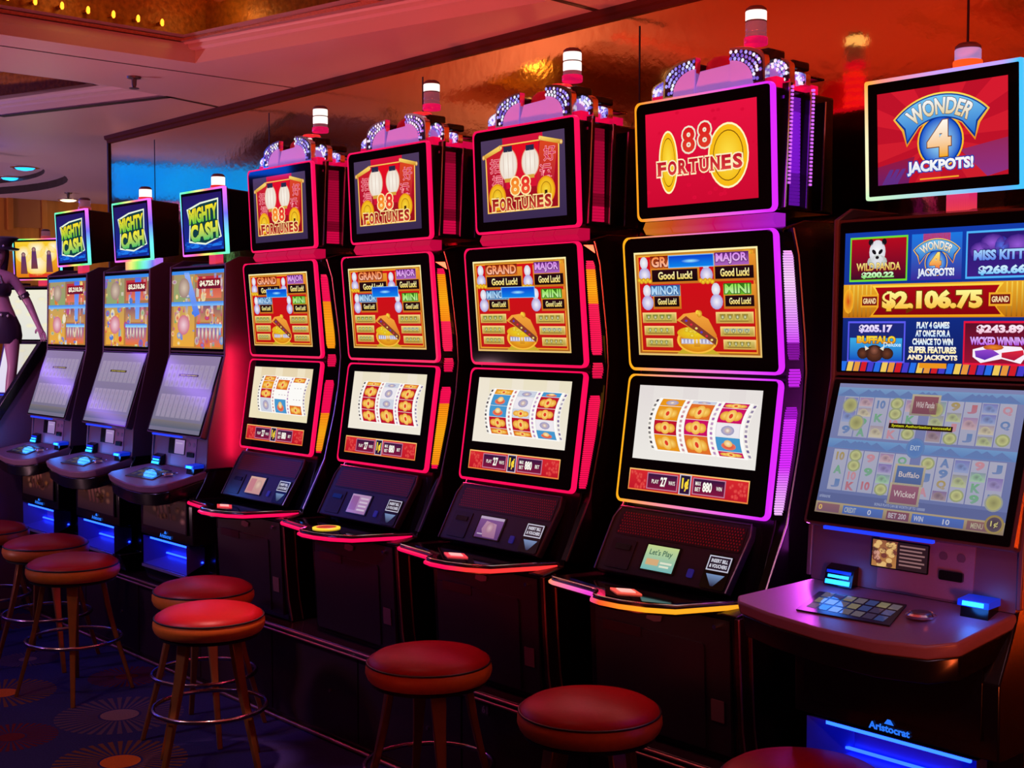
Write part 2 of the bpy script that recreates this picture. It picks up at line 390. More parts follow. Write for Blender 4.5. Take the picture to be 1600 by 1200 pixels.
def draw_bonus(cv, bx):
    cv.rect(0, 0, 1, 1, C(196, 130, 40), C(170, 95, 30)); cv.up()
    cv.rect(0.028, 0.035, 0.972, 0.965, C(212, 10, 26), C(190, 22, 18)); cv.up()
    cv.frame(0.0, 0.0, 1.0, 1.0, 0.012, C(255, 240, 170), C(230, 190, 110)); cv.frame(0.03, 0.035, 0.97, 0.965, 0.008, C(245, 165, 45))
    cv.ell(0.92, 0.05, 0.05, 0.035, GLD, GLD2, 12); cv.up()
    # four prize rows: title, dark plate with greeting, pale ornament
    for t, c, oc, tx, bxs, orn in (
        ('GRAND', C(250, 130, 40), C(130, 10, 10), (0.15, 0.05, 0.48, 0.15), (0.15, 0.175, 0.53, 0.29), (0.085, 0.16)),
        ('MAJOR', C(215, 130, 235), C(90, 20, 110), (0.68, 0.045, 0.92, 0.145), (0.67, 0.165, 0.965, 0.28), (0.60, 0.18)),
        ('MINOR', C(140, 200, 245), C(40, 80, 150), (0.14, 0.33, 0.37, 0.415), (0.16, 0.43, 0.37, 0.53), (0.10, 0.43)),
        ('MINI', C(140, 225, 60), C(40, 110, 20), (0.74, 0.33, 0.93, 0.415), (0.74, 0.435, 0.96, 0.535), (0.67, 0.43))):
        cv.L = 3; x0, y0, x1, y1 = bxs
        cv.rect(x0 - 0.012, y0 - 0.10, x1 + 0.016, y1 + 0.022, C(235, 150, 45), C(200, 110, 30)); cv.up()
        a, b, cc, d = tx
        cv.rect(a - 0.01, b - 0.008, cc + 0.012, d + 0.012, mixc(oc, (0, 0, 0), 0.1), mixc(c, oc, 0.45)); cv.up()
        cv.rect(x0, y0, x1, y1, C(40, 10, 18), C(22, 6, 10)); cv.up()
        cv.text(t, a, b, cc, d, c, mixc(c, WHT, 0.4), mixc(oc, (0, 0, 0), .3), 0.05, 0.035); cv.up()
        m = (x1 - x0) * 0.14
        cv.text('Good Luck!', x0 + m, y0 + 0.02, x1 - m * 0.8, y1 - 0.02, C(255, 250, 190), C(245, 210, 90), None, 0, 0.03)
        ox, oy = orn; cv.L = 8
        cv.ell(ox, oy - 0.055, 0.034, 0.06, C(250, 246, 248), C(205, 205, 225), 14); cv.ell(ox + 0.002, oy + 0.06, 0.05, 0.072, C(245, 240, 250), C(170, 160, 215), 14)
        if t in ('GRAND', 'MAJOR'):
            cv.up()
            for k in range(6): cv.ell(ox - 0.045 + 0.018 * k, oy + 0.11 + 0.012 * (k % 2), 0.02, 0.024, YEL, GLD2, 8)
    # six gold tabs with note and number strips
    for i, (x0, y0, x1, y1) in enumerate(((0.05, 0.585, 0.34, 0.685), (0.06, 0.715, 0.315, 0.805), (0.07, 0.835, 0.30, 0.92), (0.66, 0.585, 0.95, 0.69), (0.69, 0.72, 0.955, 0.81), (0.71, 0.84, 0.96, 0.93))):
        cv.L = 3; cv.rect(x0, y0, x1, y1, C(250, 215, 130), C(205, 160, 70)); cv.up(); cv.rect(x0 + .012, y0 + .014, x1 - .012, y1 - .014, C(215, 195, 110), C(180, 150, 60)); cv.up()
        n = 4; cw = (x1 - x0 - 0.06) / n
        for k in range(n):
            xx = x0 + 0.03 + k * cw
            cv.rect(xx, y0 + 0.02, xx + cw * 0.8, y1 - 0.03, (C(110, 130, 40), C(180, 170, 50), C(130, 140, 60), C(150, 120, 40), C(140, 170, 190), C(150, 120, 30))[i], C(205, 190, 90))
            cv.L += 1; cv.ell(xx + cw * 0.4, (y0 + y1) / 2 - 0.005, cw * 0.22, 0.022, C(240, 235, 190), C(90, 95, 30), 8); cv.L -= 1
        cv.rect(x0 + 0.03, y1 - 0.022, x1 - 0.04, y1 - 0.016, C(120, 90, 30))
    # bowl of coins with tilted lid
    cv.L = 4
    cv.poly([(0.33, 0.98), (0.38, 0.93), (0.62, 0.93), (0.68, 0.98)], C(200, 170, 40)); cv.up()
    cv.ell(0.50, 0.85, 0.165, 0.125, C(220, 140, 20), C(250, 190, 60)); cv.up(); cv.ell(0.50, 0.855, 0.145, 0.105, C(250, 190, 40), C(215, 130, 20)); cv.up()
    cv.rect(0.37, 0.835, 0.63, 0.885, C(150, 150, 190), C(190, 180, 200)); cv.up()
    for k in range(9): cv.rect(0.375 + k * 0.029, 0.842, 0.388 + k * 0.029, 0.878, C(225, 225, 240))
    cv.rect(0.475, 0.83, 0.525, 0.91, GLD, GLD2); cv.up()
    cv.ell(0.48, 0.78, 0.14, 0.06, C(240, 215, 30), C(225, 170, 30)); cv.up()
    rnd = random.Random(5)
    for _ in range(16):
        a = rnd.random() * 6.28; r = rnd.random(); cv.ell(0.48 + 0.11 * r * math.cos(a), 0.765 + 0.045 * r * math.sin(a), 0.02, 0.017, C(255, 240, 90), C(205, 160, 20), 8)
    cv.up(); cv.poly([(0.34, 0.66), (0.40, 0.60), (0.50, 0.585), (0.60, 0.65), (0.66, 0.80), (0.65, 0.90), (0.52, 0.78)], C(245, 165, 60), C(205, 110, 30)); cv.up()
    cv.poly([(0.37, 0.665), (0.42, 0.62), (0.66, 0.84), (0.65, 0.89)], C(150, 50, 40), C(110, 60, 40)); cv.up()
    for k in range(6): cv.ell(0.42 + k * 0.04, 0.665 + k * 0.036, 0.011, 0.011, (C(90, 60, 180), C(220, 40, 60), C(240, 220, 120))[k % 3], None, 8)
    cv.ell(0.53, 0.60, 0.022, 0.035, GLD, GLD2, 10); cv.ell(0.515, 0.585, 0.016, 0.02, YEL, GLD, 8)
    # blue notice box
    x0, y0, x1, y1 = bx; cv.L = 14
    cv.rect(x0 - 0.006, y0 - 0.008, x1 + 0.006, y1 + 0.008, C(120, 190, 240)); cv.up(); cv.rect(x0, y0, x1, y1, C(10, 60, 205), C(10, 130, 235)); cv.up()
    cv.ell((x0 + x1) / 2, (y0 + y1) / 2, 0.08, 0.02, C(160, 235, 255), C(10, 95, 225), 14)

def draw_reels(cv, spec, tint):
    a, b, c = tint
    n = 8
    for k in range(n):
        t0 = k / n
        cv.poly([(k / n, 0), ((k + 1) / n, 0), ((k + 1) / n, 1), (k / n, 1)], mixc(a, b, abs(math.sin(k * 2.1)) * 0.8), c)
    def warp(x, y): return (x - 0.062 * (1 - ((y - 0.52) / 0.36) ** 2) + 0.035, y + 0.015 * (x - 0.5))
    cols = ((0.185, 0.375), (0.44, 0.63), (0.695, 0.885)); Y0, Y1 = 0.175, 0.865
    cv.up()
    for x0, x1 in cols:
        cv.rect(x0 - 0.03, Y0 - 0.01, x1 + 0.025, Y1 + 0.01, C(252, 250, 246), None, warp)
    for x, cc in ((0.148, C(70, 60, 70)), (0.408, C(190, 110, 130)), (0.662, C(170, 110, 180)), (0.932, C(120, 100, 150))):
        cv.rect(x - 0.018, Y0, x + 0.014, Y1, C(246, 240, 232), None, warp); cv.up()
        for k in range(11):
            y = Y0 + (Y1 - Y0) * (k + 0.2) / 11; cv.rect(x - 0.012, y, x + 0.008, y + 0.034, mixc(cc, WHT, 0.15 * (k % 3)), None, warp)
        cv.L -= 1
    cv.up(2)
    for (x0, x1), cells in zip(cols, spec):
        y = Y0; L = cv.L
        for h, kind in cells:
            y2 = y + h * (Y1 - Y0); cx, cy = (x0 + x1) / 2, (y + y2) / 2; rx = (x1 - x0) / 2; ry = (y2 - y) / 2; cv.L = L
            bg = {'g': C(235, 150, 25), 'r': C(190, 20, 45), 'p': C(205, 15, 100), 'w': C(238, 232, 238), 'b': C(70, 150, 205), 'e': C(248, 244, 238), 'o': C(225, 110, 40), 'l': C(205, 210, 225)}[kind[0]]
            if kind[0] != 'e': cv.rect(x0, y, x1, y2 - 0.006, mixc(bg, (0, 0, 0), 0.15), None, warp); cv.up(); cv.rect(x0 + 0.006, y + 0.006, x1 - 0.006, y2 - 0.012, bg, None, warp)
            cv.up()
            if kind[0] == 'e':
                for q in (-0.6, -0.1, 0.4): cv.rect(cx + q * rx, cy, cx + q * rx + 0.02, cy + 0.008, C(120, 90, 110))
            elif kind[1:] == 'f':
                for q in (-0.48, 0.48): cv.ell(cx + q * rx, cy, rx * 0.42, ry * 0.62, C(255, 215, 110), C(225, 150, 40), 12, warp)
                cv.up(); cv.ell(cx, cy, rx * 0.45, ry * 0.85, C(255, 235, 150), C(240, 175, 60), 14, warp); cv.up(); cv.ell(cx, cy, rx * 0.16, ry * 0.34, C(225, 60, 40), None, 8, warp)
            elif kind[1:] == 's':
                cv.ell(cx, cy + ry * 0.2, rx * 0.6, ry * 0.55, C(205, 40, 40), C(235, 120, 90), 12, warp); cv.up(); cv.ell(cx, cy - ry * 0.15, rx * 0.35, ry * 0.5, C(250, 235, 190), C(235, 180, 90), 12, warp)
            else:
                cv.ell(cx, cy, rx * 0.55, ry * 0.7, C(225, 200, 205), C(150, 150, 190), 12, warp); cv.up(); cv.ell(cx, cy, rx * 0.25, ry * 0.4, C(250, 240, 220), C(190, 160, 160), 10, warp)
            y = y2
def draw_strip(cv, mx):
    cv.rect(0, 0, 1, 1, C(250, 190, 110), C(235, 130, 60)); cv.up(); cv.rect(0.008, 0.06, 0.992, 0.94, C(214, 40, 46), C(190, 22, 40)); cv.up()
    rnd = random.Random(2)
    for lo, hi in ((0.02, 0.15), (0.82, 0.98)):
        for _ in range(22):
            x = lo + (hi - lo) * rnd.random(); y = 0.15 + 0.7 * rnd.random(); cv.ell(x, y, 0.014, 0.1, C(235, 90, 80), C(205, 35, 45), 7)
    for x0, x1 in ((0.17, 0.42), (0.56, 0.81)):
        cv.rect(x0 - 0.008, 0.12, x1 + 0.008, 0.88, C(190, 120, 150)); cv.L += 1; cv.rect(x0, 0.17, x1, 0.83, C(48, 22, 62), C(130, 20, 60)); cv.L -= 1
    cv.rect(0.44, 0.05, 0.54, 0.95, C(200, 190, 210)); cv.up(); cv.rect(0.45, 0.09, 0.53, 0.91, C(30, 22, 50), C(50, 20, 60)); cv.up()
    cv.text('1¢', 0.462, 0.2, 0.52, 0.8, YEL, GLD, None, 0, 0.05)
    cv.text('27', 0.28, 0.28, 0.335, 0.72, WHT, None, None, 0, 0.04); cv.text('PLAY', 0.205, 0.42, 0.265, 0.6, WHT); cv.text('WAYS', 0.35, 0.42, 0.405, 0.6, WHT)
    cv.text('880', 0.635, 0.28, 0.71, 0.72, WHT, None, None, 0, 0.04); cv.text('MAX', 0.575, 0.28, 0.62, 0.46, WHT); cv.text('BET', 0.575, 0.54, 0.62, 0.72, WHT)
    cv.text('WIN' if mx else 'BET', 0.745, 0.42, 0.79, 0.6, WHT)

def side_band(mb, xa, xb, front, chrome, z0, z1, colf, n=44):
    """lit strip between the screen frame and the chrome edge"""
    def yf(path, z):
        for (ya, za), (yb, zb) in zip(path, path[1:]):
            if zb <= z <= za: t = (za - z) / (za - zb); return ya + (yb - ya) * t
        return path[0][0] if z > path[0][1] else path[-1][0]
    for k in range(n):
        a = z1 - (z1 - z0) * k / n; b = z1 - (z1 - z0) * (k + 1) / n; m = b + (a - b) * 0.45
        col = colf(k / n)
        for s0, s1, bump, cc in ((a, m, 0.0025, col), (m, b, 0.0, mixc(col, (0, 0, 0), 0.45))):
            def at(t, z): return (xa + (xb - xa) * t, yf(front, z) * (1 - t) + yf(chrome, z) * t - bump, z)
            e = 0.06 * max(0, 1 - min(k, n - 1 - k) / 2.0); t0, t1 = 0.20 + e, 0.92 - e
            P = [at(t0, s0), at(t1, s0), at(t1, s1), at(t0, s1)]
            mb.add(P, [(0, 3, 2, 1)], LED, cc)

def side_band_back(mb, xa, xb, front, chrome, z0, z1, n=30):
    def yf(path, z):
        for (ya, za), (yb, zb) in zip(path, path[1:]):
            if zb <= z <= za: t = (za - z) / (za - zb); return ya + (yb - ya) * t
        return path[-1][0]
    V = []
    for k in range(n + 1):
        z = z1 - (z1 - z0) * k / n; V += [(xa, yf(front, z) + .004, z), (xb, yf(chrome, z) + .004, z)]
    mb.add(V, [(2 * k, 2 * k + 2, 2 * k + 3, 2 * k + 1) for k in range(n)], GLASS)
FRONT = [(2.905, 2.26), (2.905, 1.90), (2.882, 1.86), (2.917, 1.455), (2.856, 1.06), (2.75, 0.862)]
CHROME = [(2.965, 2.26), (2.955, 1.90), (2.90, 1.862), (2.925, 1.79), (2.958, 1.56), (2.965, 1.465), (2.953, 1.35), (2.932, 1.24), (2.882, 1.05), (2.778, 0.855)]

def candle(root, x, y, z, r, bands, cap=True):
    """signal lamp; bands are (height, material) from the bottom up"""
    mb = MB(); h = 0
    body = None
    for i, (dh, m) in enumerate(bands):
        b = MB(); k = 1.12 if i == 0 else 1.0
        b.lathe([(r * k * 0.96, 0), (r * k, 0.002), (r * k, dh - 0.003), (r * k * 0.96, dh - 0.001)], x, y, z + h, m, 24)
        if body is None: body = b.build('candle_lamp', root)
        else: b.build('lamp_segment', body)
        h += dh
    if cap:
        b = MB(); b.lathe([(r * 0.98, 0), (r * 0.98, 0.006), (r * 0.7, 0.013), (r * 0.3, 0.015)], x, y, z + h, CAP, 24); b.build('lamp_cap', body)
    return body

def make_fortune(X, label, led_kind, red_bg, notice, reels, tint, sideU, sideL, spin, lcd, white2):
    root = thing('slot_machine', label, 'slot machine', (X, 2.98, 0.40), 'slot machines along the mirrored wall')
    xl, xr = X - 0.28, X + 0.285
    scol = strip_col(led_kind, xl, xr)
    mb = MB(); mb.prismx([(2.735, 0.402), (2.712, 0.815), (2.80, 0.83), (2.875, 1.04), (2.935, 1.45), (2.90, 1.862), (3.0, 1.89), (3.20, 1.89), (3.20, 0.402)], X - 0.272, X + 0.286, BLK)
    mb.build('cabinet', root, bevel=0.004)
    for sx, nm in ((X - 0.292, 'side_wing'), (X + 0.287, 'side_wing')):
        mb = MB(); pr = [(y + 0.012, z) for y, z in CHROME[2:]]
        mb.prismx(pr + [(2.83, 0.842), (3.16, 0.842), (3.16, 1.87)], sx, sx + (0.02 if sx < X else 0.033), BLK); wing = mb.build(nm, root)
        mb = MB(); xx = sx + (0.0 if sx < X else 0.03); mb.tube([(xx, y + 0.006, z) for y, z in CHROME[2:]], 0.0036, CHRD, 6); mb.build('chrome_edge', wing)
    mb = MB(); side_band_back(mb, X + 0.2862, X + 0.3145, FRONT, [(y - 0.006, z) for y, z in CHROME], 1.06, 1.85); mb.build('side_cover', root, smooth=0)
    # upper and lower side lights
    for z0, z1, cf in ((1.50, 1.80, sideU), (1.075, 1.37, sideL)):
        mb = MB(); side_band(mb, X + 0.2865, X + 0.313, FRONT, [(y - 0.008, z) for y, z in CHROME], z0, z1, cf); mb.build('side_light', root, smooth=0)
    for z0, z1 in ((1.425, 1.475),):
        mb = MB(); side_band(mb, X + 0.2865, X + 0.316, FRONT, [(y - 0.008, z) for y, z in CHROME], z0, z1, lambda t: mixc(scol((xr, 0, 0)), (0, 0, 0), 0.25), 6); mb.build('side_light', root, smooth=0)
    l = bpy.data.lights.new('side_lamp', 'AREA'); l.shape = 'RECTANGLE'; l.size = 0.02; l.size_y = 0.5; l.energy = 7.0 if led_kind != 'pink' else 1.6; l.color = (0.85, 0.08, 1.0) if led_kind != 'pink' else (1.0, 0.02, 0.12)
    lo = bpy.data.objects.new('side_lamp', l); COL.objects.link(lo); lo.parent = root; lo.location = (0.334, -0.05, 0.82); lo.rotation_euler = (math.radians(90), 0, math.radians(-112))
    if X < -4.5:
        l2 = l.copy(); l2.energy = 1.5; l2.color = (1.0, 0.01, 0.06); lo = bpy.data.objects.new('side_lamp', l2); COL.objects.link(lo); lo.parent = root; lo.location = (-0.298, -0.10, 0.85); lo.rotation_euler = (math.radians(90), 0, math.radians(102))
    # ---- three screens, each black glass with its lit frame
    def screen(name, pan, u0, u1, disp, w, rad, draw, frame_w=(0.012, 0.016)):
        H = pan.H; mb = MB()
        slab(mb, pan, rrect(u0 + 0.006, 0.006, u1 - 0.006, H - 0.006, rad), -0.008, 0.004, GLASS)
        for (a, b, c, d), fn in disp:
            cv = Canvas(mb, pan, a, b, c, d, 0.0045); fn(cv)
        o = mb.build(name, root, smooth=0)
        mb = MB(); fw = frame_w
        ring(mb, pan, rrect(u0, 0, u1, H, rad), [(min(max(u, u0 + fw[0]), u1 - fw[1]), min(max(v, fw[1] * 0.8), H - fw[0])) for u, v in rrect(u0 + fw[0], fw[1] * 0.8, u1 - fw[1], H - fw[0], rad * 0.6)], -0.009, 0.0055, LED, scol)
        mb.build('screen_frame', o, smooth=30); return o
    pt = Panel(X, (2.872, 2.262), (2.888, 1.908))
    mb = MB(); mb.prismx([(2.89, 2.25), (2.90, 1.915), (3.17, 1.915), (3.17, 2.25)], X - 0.222, X + 0.262, BLK); top = mb.build('top_box', root, bevel=0.006)
    screen('top_screen', pt, -0.238, 0.272, [((-0.196, pt.v_at(1.949), 0.216, pt.v_at(2.224)), lambda cv: draw_top_logo(cv, red_bg))], 0.01, 0.02, None, (0.004, 0.010))
    pu = Panel(X, (2.871, 1.862), (2.906, 1.458))
    screen('bonus_screen', pu, -0.285, 0.288, [((-0.242, pu.v_at(1.506), 0.222, pu.v_at(1.815)), lambda cv: draw_bonus(cv, notice))], 0.01, 0.025, None, (0.004, 0.011))
    pl = Panel(X, (2.905, 1.446), (2.845, 1.058))
    screen('reel_screen', pl, -0.285, 0.288, [((-0.235, pl.v_at(1.192), 0.228, pl.v_at(1.413)), lambda cv: draw_reels(cv, reels, tint)), ((-0.24, pl.v_at(1.098), 0.215, pl.v_at(1.162)), lambda cv: draw_strip(cv, red_bg))], 0.01, 0.022, None, (0.004, 0.011))
    # hinge bar under the top screen
    mb = MB()
    for a, b in ((-0.205, -0.10), (-0.095, 0.06), (0.065, 0.16), (0.165, 0.272)):
        mb.prismx([(2.882, 1.905), (2.872, 1.885), (2.885, 1.868), (2.93, 1.868), (2.93, 1.905)], X + a, X + b, LED, lambda p: mixc(scol(p), (0, 0, 0), 0.55))
    mb.build('hinge_bar', root, smooth=0)
    # top box side fins: lit panel between chrome-edged plates
    mb = MB(); c = scol((xr, 0, 0)); c2 = c if led_kind == 'pink' else C(120, 20, 205)
    for k in range(30):
        z0 = 1.93 + 0.30 * k / 30; br = 0.85 if 8 < k < 26 else 0.45
        if led_kind == 'pink': br *= 0.35 if k > 4 else 1.2
        mb.box(X + 0.262, X + 0.268, 2.925, 3.0, z0, z0 + 0.0085, LED, mixc(c2, (0, 0, 0), 1 - br))
    mb.build('side_light', top, smooth=0)
    for yy, zt, ex in ((2.915, 2.262, 0.284), (3.005, 2.245, 0.290), (3.075, 2.225, 0.290)):
        mb = MB(); mb.prismx([(yy - 0.004, 1.92), (yy + 0.012, zt), (yy + 0.026, zt), (yy + 0.012, 1.92)], X + 0.26, X + ex, BLK)
        fin = mb.build('side_fin', top); mb = MB(); mb.tube([(X + ex, yy - 0.004, 1.92), (X + ex, yy + 0.012, zt)], 0.0032, CHR, 6); mb.build('chrome_edge', fin)
        if led_kind != 'pink' and yy < 3.01:
            mb = MB()
            for k in range(26): 
                z = 1.985 + k * 0.0105; mb.box(X + ex - 0.004, X + ex + 0.004, yy + 0.004 + (z - 1.92) * .045, yy + 0.012 + (z - 1.92) * .045, z, z + 0.006, LEDW, C(225, 110, 255))
            mb.build('jewel_strip', fin, smooth=0)
    # crown of fan blades
    mb = MB(); mb.prismx([(2.905, 2.25), (2.905, 2.28), (3.10, 2.275), (3.10, 2.25)], X - 0.20, X + 0.255, PINKP); crown = mb.build('crown', root)
    rnd = random.Random(int(X * 100))
    def blade(x0, x1, y, zt, lean, flip):
        w = x1 - x0; z0 = 2.262; h = zt - z0; b = MB()
        def q(t, s): # t along width 0..1, s height 0..1 ; quarter-round outer shoulder
            return (x0 + w * t + lean * s, y, z0 + h * s)
        def arc(k, sc):
            P = []
            for i in range(9):
                a = math.radians(90 * i / 8); t = sc * math.sin(a); s = 1 - (1 - k) * (1 - math.cos(a)) - (1 - sc) * 0.9
                t = t if not flip else 1 - t
                P.append(q(t, s))
            return P
        out = arc(0.62, 1.0); loop = out + [q(1 if not flip else 0, 0), q(0 if not flip else 1, 0)]
        A = loop; B = [(p[0], p[1] + 0.022, p[2]) for p in loop]
        b.prism(A, B, CHR); ob = b.build('crown_blade', crown, smooth=30)
        inn = [(p[0], p[1] - 0.0015, p[2]) for p in arc(0.62, 0.93)]; mid = [(p[0], p[1] - 0.0015, p[2]) for p in arc(0.45, 0.66)]
        b = MB()
        low = [(p[0], p[1] - 0.0015, p[2]) for p in (q(0.66 if not flip else 0.34, 0.02), q(0 if not flip else 1, 0.02))]
        b.prism(mid + low, [(p[0], p[1] + 0.006, p[2]) for p in mid + low], LILAC); b.build('lilac_plate', ob)
        b = MB()
        for i in range(8): b.quad([mid[i], inn[i], inn[i + 1], mid[i + 1]], pmat_dark)
        last = [(p[0], p[1] - 0.0015, p[2]) for p in (q(0.66 if not flip else .34, 0.1), q(0.93 if not flip else .07, 0.1))]
        b.quad([mid[8], inn[8], last[1], last[0]], pmat_dark)
        for i in range(10):
            for j in range(3):
                t = (i + 0.5 * (j % 2) + .25) / 10 * 8.999; k = int(t); f = t - k; g = (j + 0.5) / 3
                m0, n0 = (mid + [last[0]])[k], (inn + [last[1]])[k]; m1, n1 = (mid + [last[0]])[k + 1], (inn + [last[1]])[k + 1]
                p = [m0[a] * (1 - f) * (1 - g) + n0[a] * (1 - f) * g + m1[a] * f * (1 - g) + n1[a] * f * g for a in range(3)]
                r = 0.0058; cc = rnd.choice([C(235, 240, 255), C(170, 170, 255), C(150, 130, 240), C(255, 230, 255), C(110, 90, 205)])
                V = [(p[0], p[1] - 0.006, p[2])] + [(p[0] + r * math.cos(a * 1.047), p[1] - 0.001, p[2] + r * math.sin(a * 1.047)) for a in range(6)]
                b.add(V, [(0, 1 + a, 1 + (a + 1) % 6) for a in range(6)], LEDW, cc)
        b.build('jewel_lights', ob, smooth=0)
        b = MB(); b.box(min(x0, x1) + 0.008, max(x0, x1) - 0.006, y + 0.023, y + 0.10, z0 + h * 0.55, zt - 0.012, BLK); b.build('blade_back', ob, bevel=0.006)
    blade(X - 0.212, X - 0.125, 2.915, 2.328, 0.0, True); blade(X - 0.150, X - 0.030, 2.895, 2.372, 0.006, True)
    blade(X + 0.105, X + 0.225, 2.895, 2.378, -0.004, False); blade(X + 0.180, X + 0.272, 2.945, 2.345, -0.002, False); blade(X + 0.225, X + 0.288, 2.995, 2.305, 0, False)
    mb = MB(); mb.prism([(X - 0.035, 2.90, 2.27), (X + 0.115, 2.90, 2.27), (X + 0.112, 2.90, 2.336), (X - 0.012, 2.90, 2.33)], [(X - 0.035, 2.93, 2.27), (X + 0.115, 2.93, 2.27), (X + 0.112, 2.93, 2.336), (X - 0.012, 2.93, 2.33)], LILAC); mb.build('lilac_plate', crown, bevel=0.002)
    mb = MB(); mb.lathe([(0.052, 0), (0.056, 0.05), (0.05, 0.075), (0.034, 0.09), (0.012, 0.096)], X - 0.005, 3.0, 2.29, REDG, 24); mb.build('dome_light', crown)
    mb = MB()
    for k in range(9): mb.lathe([(0.034, 0), (0.040, 0.006), (0.034, 0.012)], X + 0.066, 3.0, 2.285 + k * 0.0125, CNDP if k % 2 else CNDR, 16)
    mb.build('lamp_column', crown)
    candle(root, X + 0.033 + 0.055, 3.03, 2.408, 0.031, [(0.022, CNDP), (0.014, CNDG), (0.030, CNDW if white2 else CNDG), (0.004, CAP), (0.027, CNDW)])
    # ---- console between the reel screen and the button deck
    pc = Panel(X, (2.862, 1.042), (2.758, 0.858)); H = pc.H
    mb = MB(); slab(mb, pc, [(-0.285, 0), (0.215, 0), (0.232, H * 0.8), (0.226, H - 0.004), (-0.275, H - 0.004), (-0.29, H * 0.8)], -0.02, 0.004, CONS); con = mb.build('console_panel', root, bevel=0.003)
    mb = MB(); mb.tube([pc.P(-0.288, 0, .006), pc.P(-0.288, H * .8, .006), pc.P(-0.275, H - 0.004, .006), pc.P(0.224, H - 0.004, .006), pc.P(0.232, H * .82, .006), pc.P(0.213, 0, .006)], 0.003, GUN, 6); mb.build('console_edge', con)
    mb = MB(); slab(mb, pc, rrect(-0.26, H * 0.56, 0.215, H * 0.95, 0.01), 0.003, 0.006, DARK)
    for r in range(8):
        for k in range(46):
            u = -0.25 + k * 0.0101 + (0.005 if r % 2 else 0); v = H * 0.59 + r * 0.0088
            if u < 0.205: mb.quad([pc.P(u, v, 0.0064), pc.P(u + 0.0045, v, 0.0064), pc.P(u + 0.0045, v + 0.005, 0.0064), pc.P(u, v + 0.005, 0.0064)], HOLE)
    mb.build('speaker_grille', con, smooth=0)
    mb = MB(); slab(mb, pc, rrect(-0.255, 0.012, -0.16, H * 0.5, 0.006), 0.003, 0.007, DARK); slab(mb, pc, rrect(-0.235, H * .34, -0.175, H * .42, 0.003), 0.007, 0.010, BLK); mb.build('card_reader', con)
    mb = MB(); slab(mb, pc, rrect(-0.118, H * 0.1, 0.015, H * 0.5, 0.004), 0.003, 0.007, BLK)
    cv = Canvas(mb, pc, -0.112, H * 0.12, 0.008, H * 0.48, 0.0074, DIMD); lcd(cv); mb.build('player_display', con, smooth=0)
    mb = MB(); slab(mb, pc, rrect(0.062, H * 0.12, 0.082, H * 0.24, 0.004), 0.003, 0.008, pmat_srv); mb.build('service_button', con)
    mb = MB(); slab(mb, pc, rrect(0.118, H * 0.02, 0.205, H * 0.50, 0.008), 0.003, 0.008, BLK)
    cv = Canvas(mb, pc, 0.122, H * 0.27, 0.201, H * 0.48, 0.0085, DIMD); cv.rect(0, 0, 1, 1, C(205, 205, 225)); cv.up(); cv.rect(.05, .08, .95, .92, C(28, 22, 40)); cv.up()
    cv.text('INSERT BILL', .13, .2, .87, .45, C(235, 235, 250), None, None, 0, .03); cv.text('& VOUCHERS', .11, .55, .89, .8, C(235, 235, 250), None, None, 0, .03)
    cv = Canvas(mb, pc, 0.125, H * 0.05, 0.198, H * 0.24, 0.0085, DIMD); cv.poly([(0.05, .1), (.95, .1), (.55, .95), (.42, .95)], C(120, 150, 195), C(30, 40, 70)); mb.build('bill_acceptor', con, smooth=0)
    # ---- button deck
    pts = [(-0.365, 2.655), (-0.352, 2.632), (-0.335, 2.624), (-0.15, 2.598), (-0.118, 2.588), (-0.102, 2.560), (-0.088, 2.542), (-0.05, 2.533), (0.02, 2.536), (0.10, 2.558), (0.17, 2.600), (0.262, 2.812)]
    if False: pass
    edge = [(X + a, b) for a, b in pts]; loop = edge + [(X + 0.262, 2.85), (X - 0.33, 2.80)]
    mb = MB(); mb.prismz(loop, 0.812, 0.838, BLK); deck = mb.build('button_deck', root, bevel=0.003)
    mb = MB(); mb.prismz([(X - 0.30, 2.66), (X - 0.12, 2.625), (X - 0.06, 2.565), (X + 0.04, 2.565), (X + 0.14, 2.61), (X + 0.22, 2.80), (X - 0.27, 2.765)], 0.838, 0.8415, GLASS); mb.build('button_glass', deck)
    if led_kind == 'pink': dcol = lambda p: mixc(PNK, C(255, 60, 40), 0.8 if p[0] > X + 0.05 and spin == 'lit' else 0.0)
    else:
        def dcol(p):
            t = (p[0] - X + 0.365) / 0.627
            if t < 0.25: return mixc(C(255, 150, 20), MAG, min(1, t / 0.22))
            if t < 0.5: return mixc(MAG, C(255, 80, 40), (t - 0.25) / 0.25)
            return mixc(C(255, 80, 40), C(255, 165, 30), min(1, (t - 0.5) / 0.2))
    mb = MB(); P = [(x, y - 0.003, 0.826) for x, y in edge]; mb.tube(P, 0.0068, LED, 6, col=dcol); mb.build('deck_light', deck)
    mb = MB(); mb.tube([(x, y + 0.004, 0.8405) for x, y in edge], 0.0035, CHR, 6); mb.build('deck_trim', deck)
    mb = MB()
    sx, sy = X - 0.045, 2.632
    if spin == 'oval': mb.lathe([(0.052, 0), (0.052, 0.004), (0.040, 0.006), (0.036, 0.005), (0.01, 0.0055)], sx, sy, 0.8415, LED, 28, lambda p: C(250, 205, 50) if math.hypot(p[0] - sx, p[1] - sy) > 0.038 else C(170, 50, 30))
    else:
        cc = C(255, 70, 80) if spin != 'diamond' else C(255, 90, 70); mb.prismz([(sx - 0.062, sy), (sx, sy - 0.034), (sx + 0.062, sy), (sx, sy + 0.034)], 0.8415, 0.8455, LED, mixc(cc, (0, 0, 0), .2)); mb.prismz([(sx - 0.038, sy), (sx, sy - 0.02), (sx + 0.038, sy), (sx, sy + 0.02)], 0.8455, 0.848, LED, mixc(cc, WHT, 0.4))
    mb.build('spin_button', deck, smooth=0)
